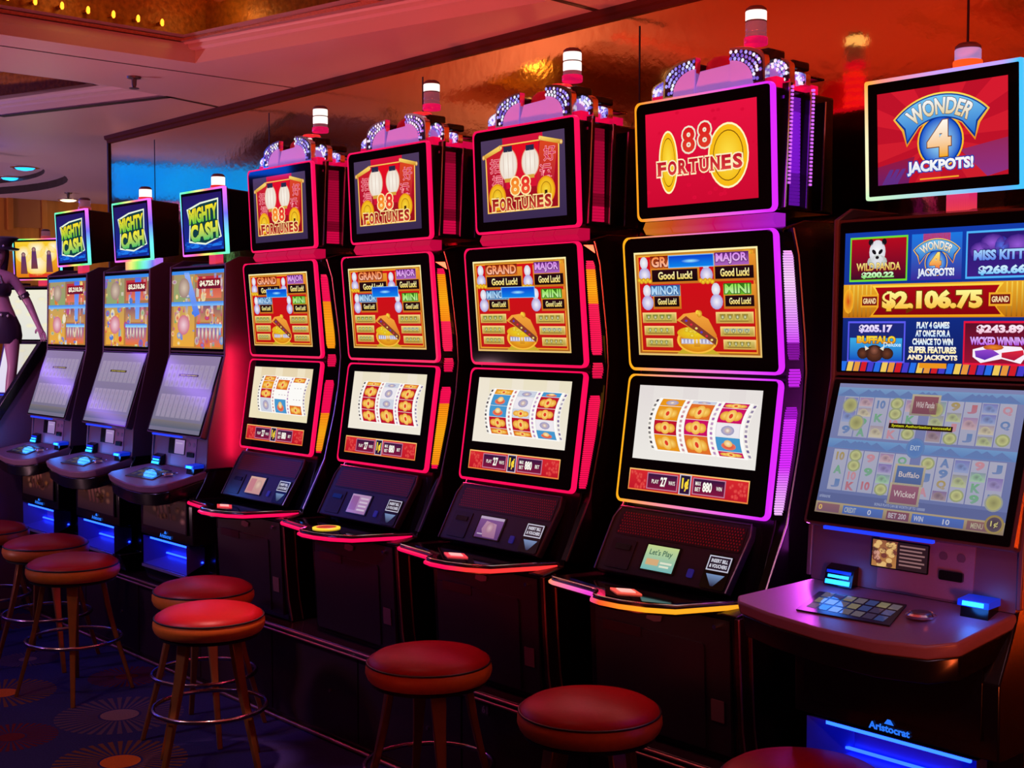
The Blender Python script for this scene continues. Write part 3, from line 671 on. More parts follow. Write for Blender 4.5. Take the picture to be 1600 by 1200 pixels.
    l = bpy.data.lights.new('deck_lamp', 'AREA'); l.shape = 'RECTANGLE'; l.size = 0.5; l.size_y = 0.01; l.energy = 0.4; l.color = (1.0, 0.05, 0.16) if led_kind == 'pink' else (1.0, 0.25, 0.25)
    lo = bpy.data.objects.new('deck_lamp', l); COL.objects.link(lo); lo.parent = root; lo.location = (-0.05, -0.40, 0.405); lo.rotation_euler = (0, 0, 0)
    # ---- lower door
    mb = MB(); mb.prismx([(2.733, 0.425), (2.709, 0.80), (2.706, 0.80), (2.706, 0.79), (2.722, 0.425)], X - 0.24, X + 0.265, DOOR); door = mb.build('cabinet_door', root)
    pd = Panel(X, (2.705, 0.80), (2.722, 0.425))
    mb = MB(); slab(mb, pd, rrect(-0.235, 0.005, 0.18, 0.30, 0.01), 0.0, 0.006, DOOR); mb.build('lower_panel', door)
    mb = MB(); slab(mb, pd, rrect(-0.20, 0.275, -0.05, 0.305, 0.003), 0.006, 0.009, pmat_plate); mb.build('name_plate', door)
    mb = MB(); slab(mb, pd, [(-0.03, 0.335), (0.0, 0.33), (0.025, 0.335), (0.03, 0.35), (0.0, 0.357), (-0.025, 0.353)], 0.002, 0.006, pmat_em); mb.build('emblem', door)
    mb = MB(); slab(mb, pd, rrect(0.20, 0.09, 0.245, 0.15, 0.002), 0.002, 0.004, pmat_stick); mb.build('sticker', door)
    mb = MB(); c0 = pd.P(0.225, 0.355, 0.0); mb.tube([c0, (c0[0], c0[1] - 0.014, c0[2])], 0.007, CHR, 10); mb.build('door_lock', door)
    mb = MB(); mb.prismx([(2.700, 0.81), (2.712, 0.62), (2.722, 0.50), (2.74, 0.402), (2.79, 0.402), (2.772, 0.50), (2.762, 0.62), (2.752, 0.81)], X + 0.287, X + 0.30, pmat_rail); rail = mb.build('side_rail', root)
    mb = MB()
    for off in (0.0, 0.05): mb.tube([(X + 0.302, 2.701 + off, 0.81), (X + 0.302, 2.713 + off, 0.62), (X + 0.302, 2.723 + off, 0.50), (X + 0.302, 2.74 + off, 0.405)], 0.003, TRIM, 6)
    mb.build('rail_edge', rail)
    return root
pmat_dark = pm('jewel_backing', C(40, 20, 70), 0.3)
HOLE = pm('grille_hole', C(120, 14, 22), 0.5, emit=C(110, 8, 16), es=0.22)
pmat_srv = pm('service_button_blue', C(50, 50, 120), 0.3, emit=C(40, 50, 190), es=0.22)
pmat_plate = pm('name_plate', C(52, 26, 34), 0.3, 0.4)
pmat_em = pm('emblem_grey', C(120, 95, 105), 0.35, 0.5)
pmat_stick = pm('sticker_paper', C(90, 55, 55), 0.6)
pmat_rail = pm('rail_bronze', C(84, 50, 46), 0.28, 0.9, noise=(120, 0.5, 0.2))

def lcd_card(cv):
    cv.rect(0, 0, 1, 1, C(205, 225, 150), C(120, 190, 190)); cv.up(); cv.text("Let's Play", .12, .15, .85, .45, C(60, 110, 90)); cv.rect(.1, .55, .5, .8, C(225, 180, 130)); cv.rect(.55, .62, .92, .70, C(235, 240, 215)); cv.rect(.55, .76, .85, .84, C(235, 240, 215))
def lcd_violet(cv):
    cv.rect(0, 0, 1, 1, C(130, 85, 150), C(95, 60, 120)); cv.up(); cv.rect(0, 0, 1, .12, C(190, 170, 200)); cv.poly([(.3, .2), (.75, .3), (.85, .95), (.35, .95), (.2, .6)], C(190, 145, 175), C(160, 110, 150)); cv.up(); cv.ell(.52, .5, .16, .26, C(215, 180, 190), C(170, 120, 150), 14); cv.rect(.08, .8, .3, .86, C(190, 170, 200))
def lcd_page(cv):
    cv.rect(0, 0, 1, 1, C(190, 150, 190), C(165, 120, 170)); cv.up(); cv.rect(.05, .1, .42, .85, C(150, 95, 150)); 
    for k in range(4): cv.rect(.5, .15 + .2 * k, .92, .24 + .2 * k, C(215, 195, 215))
def lcd_peach(cv):
    cv.rect(0, 0, 1, 1, C(225, 175, 160), C(205, 150, 150)); cv.up(); cv.rect(.08, .12, .45, .88, C(205, 130, 140)); cv.ell(.68, .45, .2, .28, C(235, 200, 180), C(205, 160, 150), 12)
def amber(lo, hi):
    return lambda t: mixc(C(255, 170, 15), C(255, 90, 10), abs(t - (lo + hi) / 2) / (hi - lo)) if lo < t < hi else mixc(PNK, (0, 0, 0), 0.05)
def violet(t): return mixc(C(250, 205, 255), C(205, 30, 255), min(1, abs(t - 0.25) * 1.6)) if t < 0.82 else C(120, 10, 150)
def violet2(t): return mixc(C(215, 40, 255), C(245, 200, 255), max(0, (t - 0.55) * 2)) if t > 0.1 else C(150, 10, 190)
TC = (C(238, 228, 208), C(232, 222, 190), C(240, 232, 218))
TW = (C(226, 218, 216), C(232, 226, 222), C(236, 232, 226))
TY = (C(240, 226, 196), C(226, 205, 165), C(238, 226, 190))
make_fortune(-2.42, 'slot machine with gold-to-magenta lit edges and a plain red top screen', 'violet', True, (0.30, 0.05, 0.66, 0.155),
    [[(.14, 'g'), (.28, 'gf'), (.28, 'rf'), (.3, 'gf')], [(.06, 'l'), (.3, 'of'), (.3, 'pf'), (.34, 'of')], [(.10, 'pf'), (.28, 'pf'), (.26, 'w'), (.26, 'bs'), (.10, 'pf')]], TW, violet, violet2, 'diamond', lcd_card, False)
make_fortune(-3.18, 'pink-edged slot machine with a violet picture on its small console display', 'pink', False, (0.31, 0.30, 0.66, 0.405),
    [[(.12, 'gf'), (.25, 'bs'), (.25, 'bs'), (.25, 'rf'), (.13, 'of')], [(.14, 'l'), (.26, 'w'), (.2, 'lf'), (.28, 'rf'), (.12, 'of')], [(.10, 'bs'), (.25, 'rf'), (.25, 'rf'), (.22, 'w'), (.18, 'bs')]], TC, amber(0.08, 0.45), amber(-1, -0.5), 'lit', lcd_violet, True)
make_fortune(-3.94, 'pink-edged slot machine with an oval yellow spin button', 'pink', False, (0.33, 0.245, 0.68, 0.36),
    [[(.1, 'gf'), (.3, 'rf'), (.3, 'rf'), (.3, 'rf')], [(.12, 'l'), (.28, 'w'), (.24, 'l'), (.36, 'rf')], [(.1, 'of'), (.28, 'rf'), (.3, 'rf'), (.32, 'rf')]], TC, amber(0.06, 0.62), amber(0.2, 0.95), 'oval', lcd_page, False)
make_fortune(-4.70, 'pink-edged slot machine whose third reel is nearly blank, next to a red-sided grey one', 'pink', False, (0.30, 0.225, 0.64, 0.325),
    [[(.14, 'of'), (.22, 'gf'), (.26, 'rf'), (.38, 'l')], [(.08, 'e'), (.28, 'of'), (.26, 'e'), (.38, 'bs')], [(.14, 'of'), (.3, 'e'), (.32, 'e'), (.24, 'of')]], TY, amber(0.35, 1.1), amber(0.45, 0.97), 'red', lcd_peach, True)
# ================================================================== grey curved machines
def rainbow(xc, zc):
    def f(p):
        h = (math.atan2(p[2] - zc, p[0] - xc) / (2 * math.pi) * 2.0 + 0.62) % 1.0
        r, g, b = colorsys.hsv_to_rgb(h, 0.88, 1.0); return (r * .95 + .05, g * .95 + .05, b * .95 + .05)
    return f
def blue_gold(xc, zc):
    def f(p):
        t = (p[0] - xc + 0.21) / 0.42; b = (2.21 - p[2]) / 0.3
        if t > 0.93: return C(60, 190, 255)
        if b > 0.9: return mixc(C(200, 240, 190), C(60, 150, 255), t)
        if t < 0.08: return mixc(C(255, 170, 60), C(235, 235, 190), min(1, b * 2))
        return mixc(C(255, 140, 40), C(190, 160, 255), min(1, t * 1.8))
    return f
def draw_bull_logo(cv):
    cv.rect(0, 0, 1, 1, C(36, 22, 96), C(16, 44, 150)); cv.up()
    rnd = random.Random(11)
    for _ in range(16):
        x = rnd.random(); y = 0.78 + 0.2 * rnd.random(); cv.ell(x, y, 0.09, 0.03, C(20, 90, 220), C(14, 40, 140), 8)
    cv.poly([(0.05, 0.88), (0.4, 0.84), (0.7, 0.9), (0.95, 0.86), (0.95, 0.93), (0.05, 0.95)], C(30, 120, 235)); cv.up()
    cv.poly([(0.10, 0.24), (0.45, 0.14), (0.92, 0.10), (0.90, 0.5), (0.96, 0.78), (0.55, 0.90), (0.12, 0.84), (0.16, 0.5)], C(235, 250, 225)); cv.up()
    cv.poly([(0.13, 0.27), (0.46, 0.17), (0.89, 0.13), (0.87, 0.5), (0.93, 0.765), (0.55, 0.87), (0.15, 0.81), (0.19, 0.5)], C(14, 60, 70)); cv.up()
    cv.text('MIGHTY', .15, .21, .88, .49, C(255, 225, 40), C(90, 200, 70), C(20, 60, 30), .03, .055, rise=0.07); cv.up()
    cv.text('CASH', .17, .51, .88, .82, C(255, 235, 50), C(60, 190, 110), C(20, 60, 30), .03, .06, rise=0.05)
def draw_mosaic(cv, sd):
    rnd = random.Random(sd)
    cv.rect(0, 0, 1, 1, C(150, 110, 90), C(190, 130, 60)); cv.up()
    pal = [C(90, 110, 200), C(235, 225, 200), C(200, 190, 170), C(235, 190, 80), C(215, 60, 60), C(70, 140, 220), C(120, 170, 100), C(225, 120, 50), C(170, 90, 160), C(240, 215, 150), C(190, 70, 110)]
    cv.rect(0.04, 0.03, 0.46, 0.40, C(170, 150, 110), C(140, 165, 110)); cv.rect(0.50, 0.08, 0.96, 0.36, C(190, 40, 60), C(225, 120, 90))
    cv.rect(0.04, 0.46, 0.46, 0.98, C(200, 160, 90), C(235, 170, 60)); cv.rect(0.5, 0.45, 0.96, 0.66, C(130, 80, 110), C(205, 150, 90)); cv.rect(0.5, 0.68, 0.96, 0.98, C(110, 90, 180), C(235, 120, 50)); cv.up()
    for _ in range(46):
        x, y = rnd.random(), rnd.random(); cv.rect(x, y, min(1, x + rnd.uniform(.02, .06)), min(1, y + rnd.uniform(.05, .16)), mixc(rnd.choice(pal), WHT, .15), rnd.choice(pal))
    cv.up()
    for _ in range(34):
        x, y = rnd.random(), rnd.random(); wv = rnd.uniform(.015, .05); cv.ell(x, y, wv, wv * rnd.uniform(.8, 2.2) * 0.7, rnd.choice(pal), rnd.choice(pal), 9)
    cv.up(); cv.rect(0.0, 0.40, 1, 0.455, C(60, 130, 235), C(130, 190, 245)); cv.rect(0, 0.0, 1, 0.045, C(60, 140, 235))
    cv.poly([(0.24, 0.02), (0.34, 0.02), (0.56, 0.56), (0.46, 0.60)], C(150, 180, 245), C(70, 120, 235)) if sd % 2 else cv.poly([(0.70, 0.05), (0.84, 0.05), (0.80, 0.62), (0.72, 0.62)], C(80, 110, 235), C(120, 170, 250))
    cv.up()
    cv.rect(0.52, 0.11, 0.94, 0.24, C(150, 20, 40), C(110, 20, 50)); cv.up(); cv.text('$4,725.19' if sd % 2 else '$5,210.36', .55, .135, .92, .215, C(255, 245, 220), None, C(90, 10, 30), .03, .05)
    cv.L += 1
    for k in range(6):
        x = 0.53 + k * 0.07; cv.ell(x + 0.02, 0.80, 0.026, 0.10, C(250, 235, 210), C(150, 110, 130), 10)
    cv.rect(0.5, 0.69, 0.98, 0.735, C(70, 150, 240), C(160, 225, 255))
    cv.up(); cv.ell(0.25, 0.70, 0.12, 0.13, C(240, 205, 215), C(205, 110, 130), 14); cv.ell(0.25, 0.22, 0.11, 0.13, C(215, 195, 175), C(160, 130, 120), 14)
def draw_pale_reels(cv, sd):
    cv.rect(0, 0, 1, 1, C(150, 132, 172), C(120, 118, 140)); cv.up(); rnd = random.Random(sd)
    for r in range(2):
        for k in range(9):
            x = 0.06 + k * 0.1; y = 0.12 + r * 0.40
            cv.rect(x, y, x + 0.085, y + 0.30, C(168, 152, 184), C(158, 148, 172))
            for q in range(3): cv.ell(x + 0.042, y + 0.05 + q * 0.1, 0.028, 0.036, C(150, 128, 160), C(164, 150, 178), 8)
    cv.up(); cv.rect(0.3, 0.245, 0.68, 0.275, C(50, 40, 30)); cv.rect(0.0, 0.86, 1, 0.95, C(128, 120, 120), C(90, 100, 120)); cv.up(); cv.text('System Authorization', .33, .25, .65, .27, C(235, 215, 60))
def draw_cream(cv, sd):
    cv.rect(0, 0, 1, 1, C(240, 236, 214), C(226, 226, 222)); cv.up(); rnd = random.Random(sd)
    for _ in range(24): cv.ell(rnd.random(), rnd.random(), .09, .05, C(246, 238, 198), C(234, 230, 214), 9)
def draw_flames(cv):
    cv.rect(0, 0, 1, 1, C(250, 205, 50), C(225, 120, 20)); cv.up()
    for x, y, r in ((.2, .35, .2), (.5, .2, .22), (.78, .35, .2), (.5, .6, .3), (.9, .15, .14)): cv.ell(x, y, r, r * 1.2, C(255, 250, 225), C(252, 210, 70), 16)
    cv.rect(0.3, 0.9, 1, 1, C(225, 60, 40)); cv.up()
    for x, y in ((.19, .40), (.44, .26), (.79, .36)):
        cv.poly([(x - .08, y + .5), (x - .05, y), (x + .05, y), (x + .08, y + .5)], C(90, 50, 110), C(120, 60, 60)); cv.up(); cv.ell(x, y - .04, .05, .07, C(200, 150, 150), C(90, 50, 60), 12); cv.L -= 1
def draw_wonder_mark(cv, x0, y0, x1, y1, small=False):
    """winged blue shield, arc lettering, figure four"""
    def M(p): return (x0 + (x1 - x0) * p[0], y0 + (y1 - y0) * p[1])
    def arcp(r, a): return (0.5 + r * math.sin(math.radians(a)) * 1.0, 0.86 - r * math.cos(math.radians(a)) * 1.25)
    def wing(ro, ri, a, e, cm):
        P = [arcp(ro, t) for t in [-a + 2 * a * k / 18 for k in range(19)]]
        P += [(0.5 + cm[0], cm[1]), (0.5 + e[0], e[1])]
        P += [arcp(ri, t) for t in [33 - 66 * k / 12 for k in range(13)]]
        P += [(0.5 - e[0], e[1]), (0.5 - cm[0], cm[1])]
        return [M(p) for p in P]
    W_, H_ = x1 - x0, y1 - y0
    cv.poly(wing(0.607, 0.364, 48, (0.32, 0.69), (0.365, 0.50)), C(255, 225, 90), C(235, 140, 20)); cv.ell(*M((.5, .66)), W_ * .218, H_ * .305, C(255, 220, 80), C(250, 190, 40), 32); cv.up()
    cv.poly(wing(0.592, 0.372, 46.8, (0.318, 0.66), (0.345, 0.485)), C(14, 60, 150), C(10, 50, 140)); cv.ell(*M((.5, .66)), W_ * .203, H_ * .287, C(14, 60, 160), C(10, 50, 140), 32); cv.up()
    cv.poly(wing(0.580, 0.385, 45.5, (0.315, 0.62), (0.330, 0.47)), C(120, 200, 245), C(20, 100, 200)); cv.ell(*M((.5, .66)), W_ * .190, H_ * .272, C(160, 228, 255), C(10, 80, 200), 32); cv.up(3)
    wp = lambda fx, fy: M(arcp(0.562 - fy * 0.155, -37 + 74 * fx))
    cv.text('WONDER', 0, 0, 1, 1, C(245, 248, 252), C(230, 205, 150), C(90, 60, 50) if not small else C(60, 20, 60), 0.025, 0.03, warp=wp); cv.up()
    a, b = M((0.378, 0.42)); c, d = M((0.60, 0.84)); cv.text('4', a, b, c, d, C(255, 250, 240) if not small else C(255, 235, 120), C(245, 170, 30) if not small else C(235, 80, 40), C(120, 60, 20), 0.02, 0.05)
def draw_w_top(cv):
    cv.rect(0, 0, 1, 1, C(214, 26, 46), C(206, 30, 44)); cv.up()
    for k in range(14):
        a0 = math.pi * (k / 7.0); a1 = a0 + math.pi / 14
        cv.poly([(.5, .55), (.5 + .9 * math.cos(a0), .55 + .9 * math.sin(a0)), (.5 + .9 * math.cos(a1), .55 + .9 * math.sin(a1))], C(190, 18, 40))
    cv.up(); cv.poly([(0, .8), (.3, .72), (.25, 1), (0, 1)], C(150, 24, 60), C(110, 30, 100)); cv.poly([(.65, .7), (1, .62), (1, .95), (.85, 1)], C(150, 40, 90), C(140, 50, 130))
    for k in range(3): cv.poly([(.03 + .04 * k, 1), (.1 + .05 * k, .84), (.13 + .05 * k, .84), (.08 + .04 * k, 1)], C(90, 50, 140))
    cv.up(); draw_wonder_mark(cv, 0.09, -0.02, 0.91, 0.90); cv.up(2)
    cv.text('JACKPOTS!', .24, .775, .75, .93, C(255, 252, 250), C(215, 225, 240), C(30, 60, 170), .07, .05); cv.up(); cv.rect(.34, .965, .64, .98, C(250, 170, 40))
def draw_w_mid(cv):
    cv.rect(0, 0, 1, 1, C(20, 60, 170), C(16, 26, 90)); cv.up()
    for k in range(26): cv.poly([(k / 26, .93), ((k + .8) / 26, .93), ((k + .5) / 26, 1), ((k - .3) / 26, 1)], [C(40, 110, 230), C(240, 200, 90), C(230, 150, 60), C(210, 30, 40), C(70, 60, 200)][k % 5])
    def tile(x0, y0, x1, y1, bc, c1, c2): cv.rect(x0, y0, x1, y1, bc); cv.L += 1; cv.rect(x0 + .008, y0 + .014, x1 - .008, y1 - .014, c1, c2); cv.L -= 1
    tile(.03, .035, .35, .355, C(110, 220, 50), C(180, 10, 30), C(60, 10, 40)); tile(.65, .035, .985, .355, C(80, 180, 250), C(40, 24, 110), C(60, 30, 130))
    tile(.03, .64, .35, .935, C(90, 90, 240), C(30, 40, 120), C(20, 40, 110)); tile(.65, .64, .985, .935, C(230, 20, 60), C(90, 16, 40), C(150, 20, 50))
    cv.rect(.37, .035, .63, .355, C(30, 120, 225), C(60, 40, 150)); cv.rect(.43, .035, .57, .14, C(200, 20, 40)); cv.up(3)
    draw_wonder_mark(cv, .365, .04, .635, .34, True); cv.up(2); cv.text('JACKPOTS!', .405, .275, .595, .345, C(250, 250, 255), C(190, 210, 240), C(40, 40, 140), .07, .05); cv.up(2)
    # left panda picture
    L = cv.L
    cv.ell(.185, .145, .045, .085, C(250, 250, 252), C(215, 215, 225), 18); cv.ell(.185, .215, .055, .05, C(225, 225, 230), C(180, 190, 180), 14)
    for s in (-1, 1): cv.ell(.185 + s * .037, .075, .014, .024, C(22, 18, 24), None, 10)
    cv.up()
    for s in (-1, 1): cv.ell(.185 + s * .018, .145, .010, .02, C(24, 20, 26), None, 10, rot=s * .4)
    cv.ell(.185, .185, .010, .012, C(30, 24, 30), None, 8)
    cv.up(); cv.text('WILD PANDA', .07, .222, .315, .278, C(255, 235, 140), C(220, 160, 60), C(70, 20, 20), .03, .03); cv.up(2); cv.text('$200.22', .10, .288, .28, .335, C(225, 255, 215), C(120, 220, 90), C(20, 60, 20), .05, .055)
    # right purple picture without the cat
    cv.L = L
    for x, y, rx, ry in ((.72, .17, .05, .06), (.78, .12, .06, .06), (.90, .14, .07, .07)): cv.ell(x, y, rx, ry, C(150, 90, 215), C(60, 30, 130), 12)
    cv.ell(.825, .15, .035, .07, C(90, 120, 235), C(50, 40, 150), 14); cv.up(); cv.text('MISS KITTY', .69, .165, .97, .235, C(170, 215, 255), C(90, 130, 235), C(40, 30, 110), .06, .05); cv.up(2); cv.text('$268.66', .715, .27, .94, .335, C(225, 245, 255), C(90, 190, 250), C(20, 50, 130), .05, .055)
    # grand band
    cv.L = L; cv.rect(.0, .375, 1, .615, C(235, 170, 40), C(190, 110, 15)); cv.up()
    for k in range(12):
        x = .02 + .012 * k; cv.rect(x, .38, x + .007, .61, C(250, 210, 80), C(160, 90, 10)) if k % 2 else None
        x = .84 + .012 * k; cv.rect(x, .38, x + .007, .61, C(250, 210, 80), C(160, 90, 10)) if k % 2 else None
    for s, cx in ((1, .03), (-1, .985)): cv.ell(cx, .495, .03, .09, C(205, 60, 20), C(250, 180, 40), 12)
    cv.poly([(.16, .385), (.84, .385), (.81, .44), (.81, .55), (.85, .61), (.15, .61), (.19, .55), (.19, .44)], C(255, 215, 70), C(240, 160, 20)); cv.up()
    cv.poly([(.18, .40), (.82, .40), (.80, .45), (.80, .54), (.83, .595), (.17, .595), (.20, .54), (.20, .45)], C(170, 8, 20), C(130, 4, 14)); cv.up()
    cv.text('$2,106.75', .22, .425, .74, .575, C(255, 250, 150), C(250, 180, 20), C(110, 50, 0), .04, .06); cv.up(2)
    for x0, x1 in ((.10, .20), (.77, .88)):
        cv.L = L + 5; cv.rect(x0, .45, x1, .54, C(240, 170, 40)); cv.up(); cv.rect(x0 + .008, .463, x1 - .008, .527, C(120, 20, 16)); cv.up(); cv.text('GRAND', x0 + .014, .475, x1 - .014, .515, C(255, 225, 170), None, None, 0, .03)
    # bottom pictures and text
    cv.L = L; cv.rect(.045, .76, .335, .92, C(60, 170, 230), C(20, 80, 190)); cv.up()
    cv.text('$205.17', .095, .665, .28, .725, C(245, 235, 255), C(205, 190, 250), C(60, 30, 120), .05, .055); cv.text('BUFFALO', .085, .745, .30, .80, C(255, 225, 60), C(220, 130, 20), C(90, 40, 10), .05, .06); cv.up(2)
    for x, s in ((.185, .05), (.12, .032), (.255, .035)): cv.ell(x, .87, s, .062 if s > .04 else .042, C(110, 60, 40), C(50, 26, 22), 14)
    cv.up(); cv.ell(.185, .85, .026, .035, C(150, 90, 70), C(80, 44, 34), 10)
    for s in (-1, 1): cv.poly([(.185 + s * .03, .835), (.185 + s * .055, .815), (.185 + s * .05, .85)], C(235, 225, 200))
    cv.text('Deluxe', .235, .79, .33, .82, C(210, 240, 255))
    cv.L = L
    for i, (t, c) in enumerate((('PLAY 4 GAMES', C(190, 225, 255)), ('AT ONCE FOR A', C(190, 225, 255)), ('CHANCE TO WIN', C(200, 230, 255)), ('SUPER FEATURES', C(255, 235, 150)), ('AND JACKPOTS', C(255, 220, 140)))):
        wv = (.17, .18, .21, .245, .26)[i]; y = .645 + i * .057; cv.text(t, .495 - wv / 2, y, .495 + wv / 2, y + .046, WHT, c, C(20, 30, 110), .03, .05)
    cv.L = L; cv.rect(.43, .93, .57, .965, C(235, 150, 30)); cv.up()
    cv.text('$243.89', .715, .665, .94, .725, C(255, 240, 250), C(245, 190, 215), C(110, 10, 50), .05, .055); cv.text('WICKED WINNINGS', .685, .745, .975, .80, C(235, 190, 255), C(190, 90, 235), C(70, 10, 80), .05, .05); cv.up(2)
    cv.poly([(.70, .83), (.78, .80), (.93, .81), (.96, .86), (.93, .92), (.84, .89), (.74, .92), (.70, .88)], C(250, 240, 250)); cv.up(); cv.poly([(.71, .84), (.79, .825), (.83, .86), (.76, .90), (.715, .88)], C(150, 70, 205), C(90, 40, 170)); cv.poly([(.84, .85), (.94, .83), (.945, .86), (.90, .90), (.84, .88)], C(225, 40, 60), C(170, 20, 60)); cv.ell(.80, .815, .05, .02, C(240, 140, 40), C(190, 80, 30), 10)
def draw_w_low(cv):
    cv.rect(0, 0, 1, 1, C(128, 136, 182), C(100, 116, 168)); cv.up(); rnd = random.Random(4); L = cv.L
    cv.rect(0, .03, 1, .1, C(120, 160, 205), C(98, 136, 190)); cv.rect(0, .43, 1, .50, C(112, 156, 205), C(92, 132, 190))
    for k in range(16):
        for yy in (.055, .455): cv.L = L + 1; x = rnd.random(); cv.poly([(x - .06, yy + .04), (x, yy - .015), (x + .06, yy + .04)], C(98, 126, 180))
    cols = [C(176, 186, 140), C(150, 190, 160), C(190, 160, 170), C(150, 140, 190), C(196, 186, 160), C(150, 130, 140), C(130, 150, 200)]
    syms = ['10', 'A', 'J', 'Q', '9', 'K']
    for blk in range(2):
        for grp in range(2):
            for k in range(5):
                x = .045 + grp * .485 + k * .087; y0 = .10 + blk * .41; cv.L = L + 2
                cv.rect(x, y0, x + .082, y0 + .31, C(172, 174, 196), C(164, 168, 194))
                cv.L = L + 3; cv.rect(x + .0825, y0, x + .0855, y0 + .31, C(110, 116, 168))
                for q in range(3 + (k % 2)):
                    hh = .31 / (3 + (k % 2)); cy = y0 + hh * (q + .5); cx = x + .041; cv.L = L + 4; t = rnd.random()
                    if t < .42:
                        c = rnd.choice([C(186, 110, 120), C(200, 140, 150), C(96, 130, 180), C(110, 170, 130), C(170, 150, 90)])
                        cv.text(rnd.choice(syms), cx - .024, cy - .032, cx + .024, cy + .032, c, mixc(c, C(150, 150, 190), .3), None, 0, .05)
                    elif t < .62:
                        cv.ell(cx, cy, .036, .045, C(190, 196, 150), C(150, 160, 120), 14); cv.up(); cv.ell(cx, cy, .027, .033, C(150, 150, 110), C(196, 200, 140), 12)
                    else:
                        c = rnd.choice(cols); cv.rect(cx - .037, cy - hh * .42, cx + .037, cy + hh * .42, mixc(c, C(110, 90, 170), .5), mixc(c, WHT, .1)); cv.up()
                        cv.ell(cx - .005, cy, .024, .026, mixc(c, C(70, 60, 90), .55), c, 10); cv.ell(cx + .014, cy + .012, .014, .016, mixc(c, C(60, 60, 90), .4), c, 8)
    cv.L = L + 8
    for x0, y0, x1, y1, c, t in ((.435, .075, .565, .205, C(140, 84, 96), 'Wild Panda'), (.415, .595, .555, .72, C(84, 116, 170), 'Buffalo'), (.405, .735, .55, .865, C(150, 96, 120), 'Wicked')):
        cv.L = L + 8; cv.rect(x0 - .012, y0 - .014, x1 + .012, y1 + .014, C(186, 176, 150), C(150, 140, 130)); cv.up(); cv.rect(x0, y0, x1, y1, c, mixc(c, C(60, 50, 80), .3)); cv.up(); cv.text(t, x0 + .015, y0 + .04, x1 - .015, y1 - .045, C(205, 190, 190))
    cv.L = L + 8; cv.ell(.49, .46, .05, .075, C(150, 180, 210), C(90, 126, 180), 22); cv.up(); cv.ell(.49, .46, .042, .063, C(80, 120, 180), C(90, 130, 190), 22); cv.up(); cv.text('EXIT', .465, .44, .515, .475, C(190, 205, 225))
    for cx, cy in ((.085, .17), (.14, .30), (.93, .79), (.56, .17)): cv.L = L + 8; cv.ell(cx, cy, .044, .062, C(176, 180, 150), C(150, 156, 150), 20); cv.up(); cv.ell(cx, cy, .036, .05, C(140, 140, 96), C(180, 180, 120), 18)
    cv.L = L + 11; cv.rect(.325, .285, .665, .325, C(22, 20, 12)); cv.up(); cv.text('System Authorization successful', .34, .292, .655, .318, C(225, 225, 30), None, None, 0, .02)
    cv.L = L + 2; cv.rect(0, .845, 1, .915, C(92, 106, 156)); cv.up(2); cv.text('Game Over - Insert Credit', .38, .853, .565, .873, C(170, 180, 205)); cv.text('BONUS PLAYS CAN BE WORTH UP TO 1000000', .33, .882, .60, .902, C(160, 172, 205)); cv.text('aristocrat', .012, .86, .075, .885, C(160, 172, 205))
    cv.L = L + 5; cv.rect(0, .915, 1, 1, C(176, 160, 130), C(140, 120, 100)); cv.up()
    for x0, x1, c in ((.01, .14, C(140, 100, 110)), (.16, .385, C(80, 116, 190)), (.405, .525, C(130, 80, 96)), (.54, .805, C(76, 112, 190)), (.82, .96, C(140, 100, 100))): cv.rect(x0, .928, x1, .99, c, mixc(c, C(60, 60, 110), .3))
    cv.up()
    for t, x0, x1, c in (('0', .02, .04, GLD), ('CREDIT', .17, .235, C(190, 196, 190)), ('0', .30, .32, C(205, 210, 225)), ('BET 200', .415, .51, C(200, 190, 200)), ('WIN', .55, .60, C(205, 210, 225)), ('10', .70, .735, C(205, 210, 225)), ('MENU', .84, .90, C(186, 176, 140))): cv.text(t, x0, .94, x1, .978, mixc(c, C(120, 120, 160), .2), None, None, 0, .02)
    cv.ell(.95, .935, .047, .065, C(180, 166, 110), C(150, 130, 80), 24); cv.up(); cv.ell(.95, .935, .036, .05, C(60, 54, 70), C(90, 80, 96), 22); cv.up(); cv.text('1¢', .932, .912, .968, .958, C(200, 190, 120))

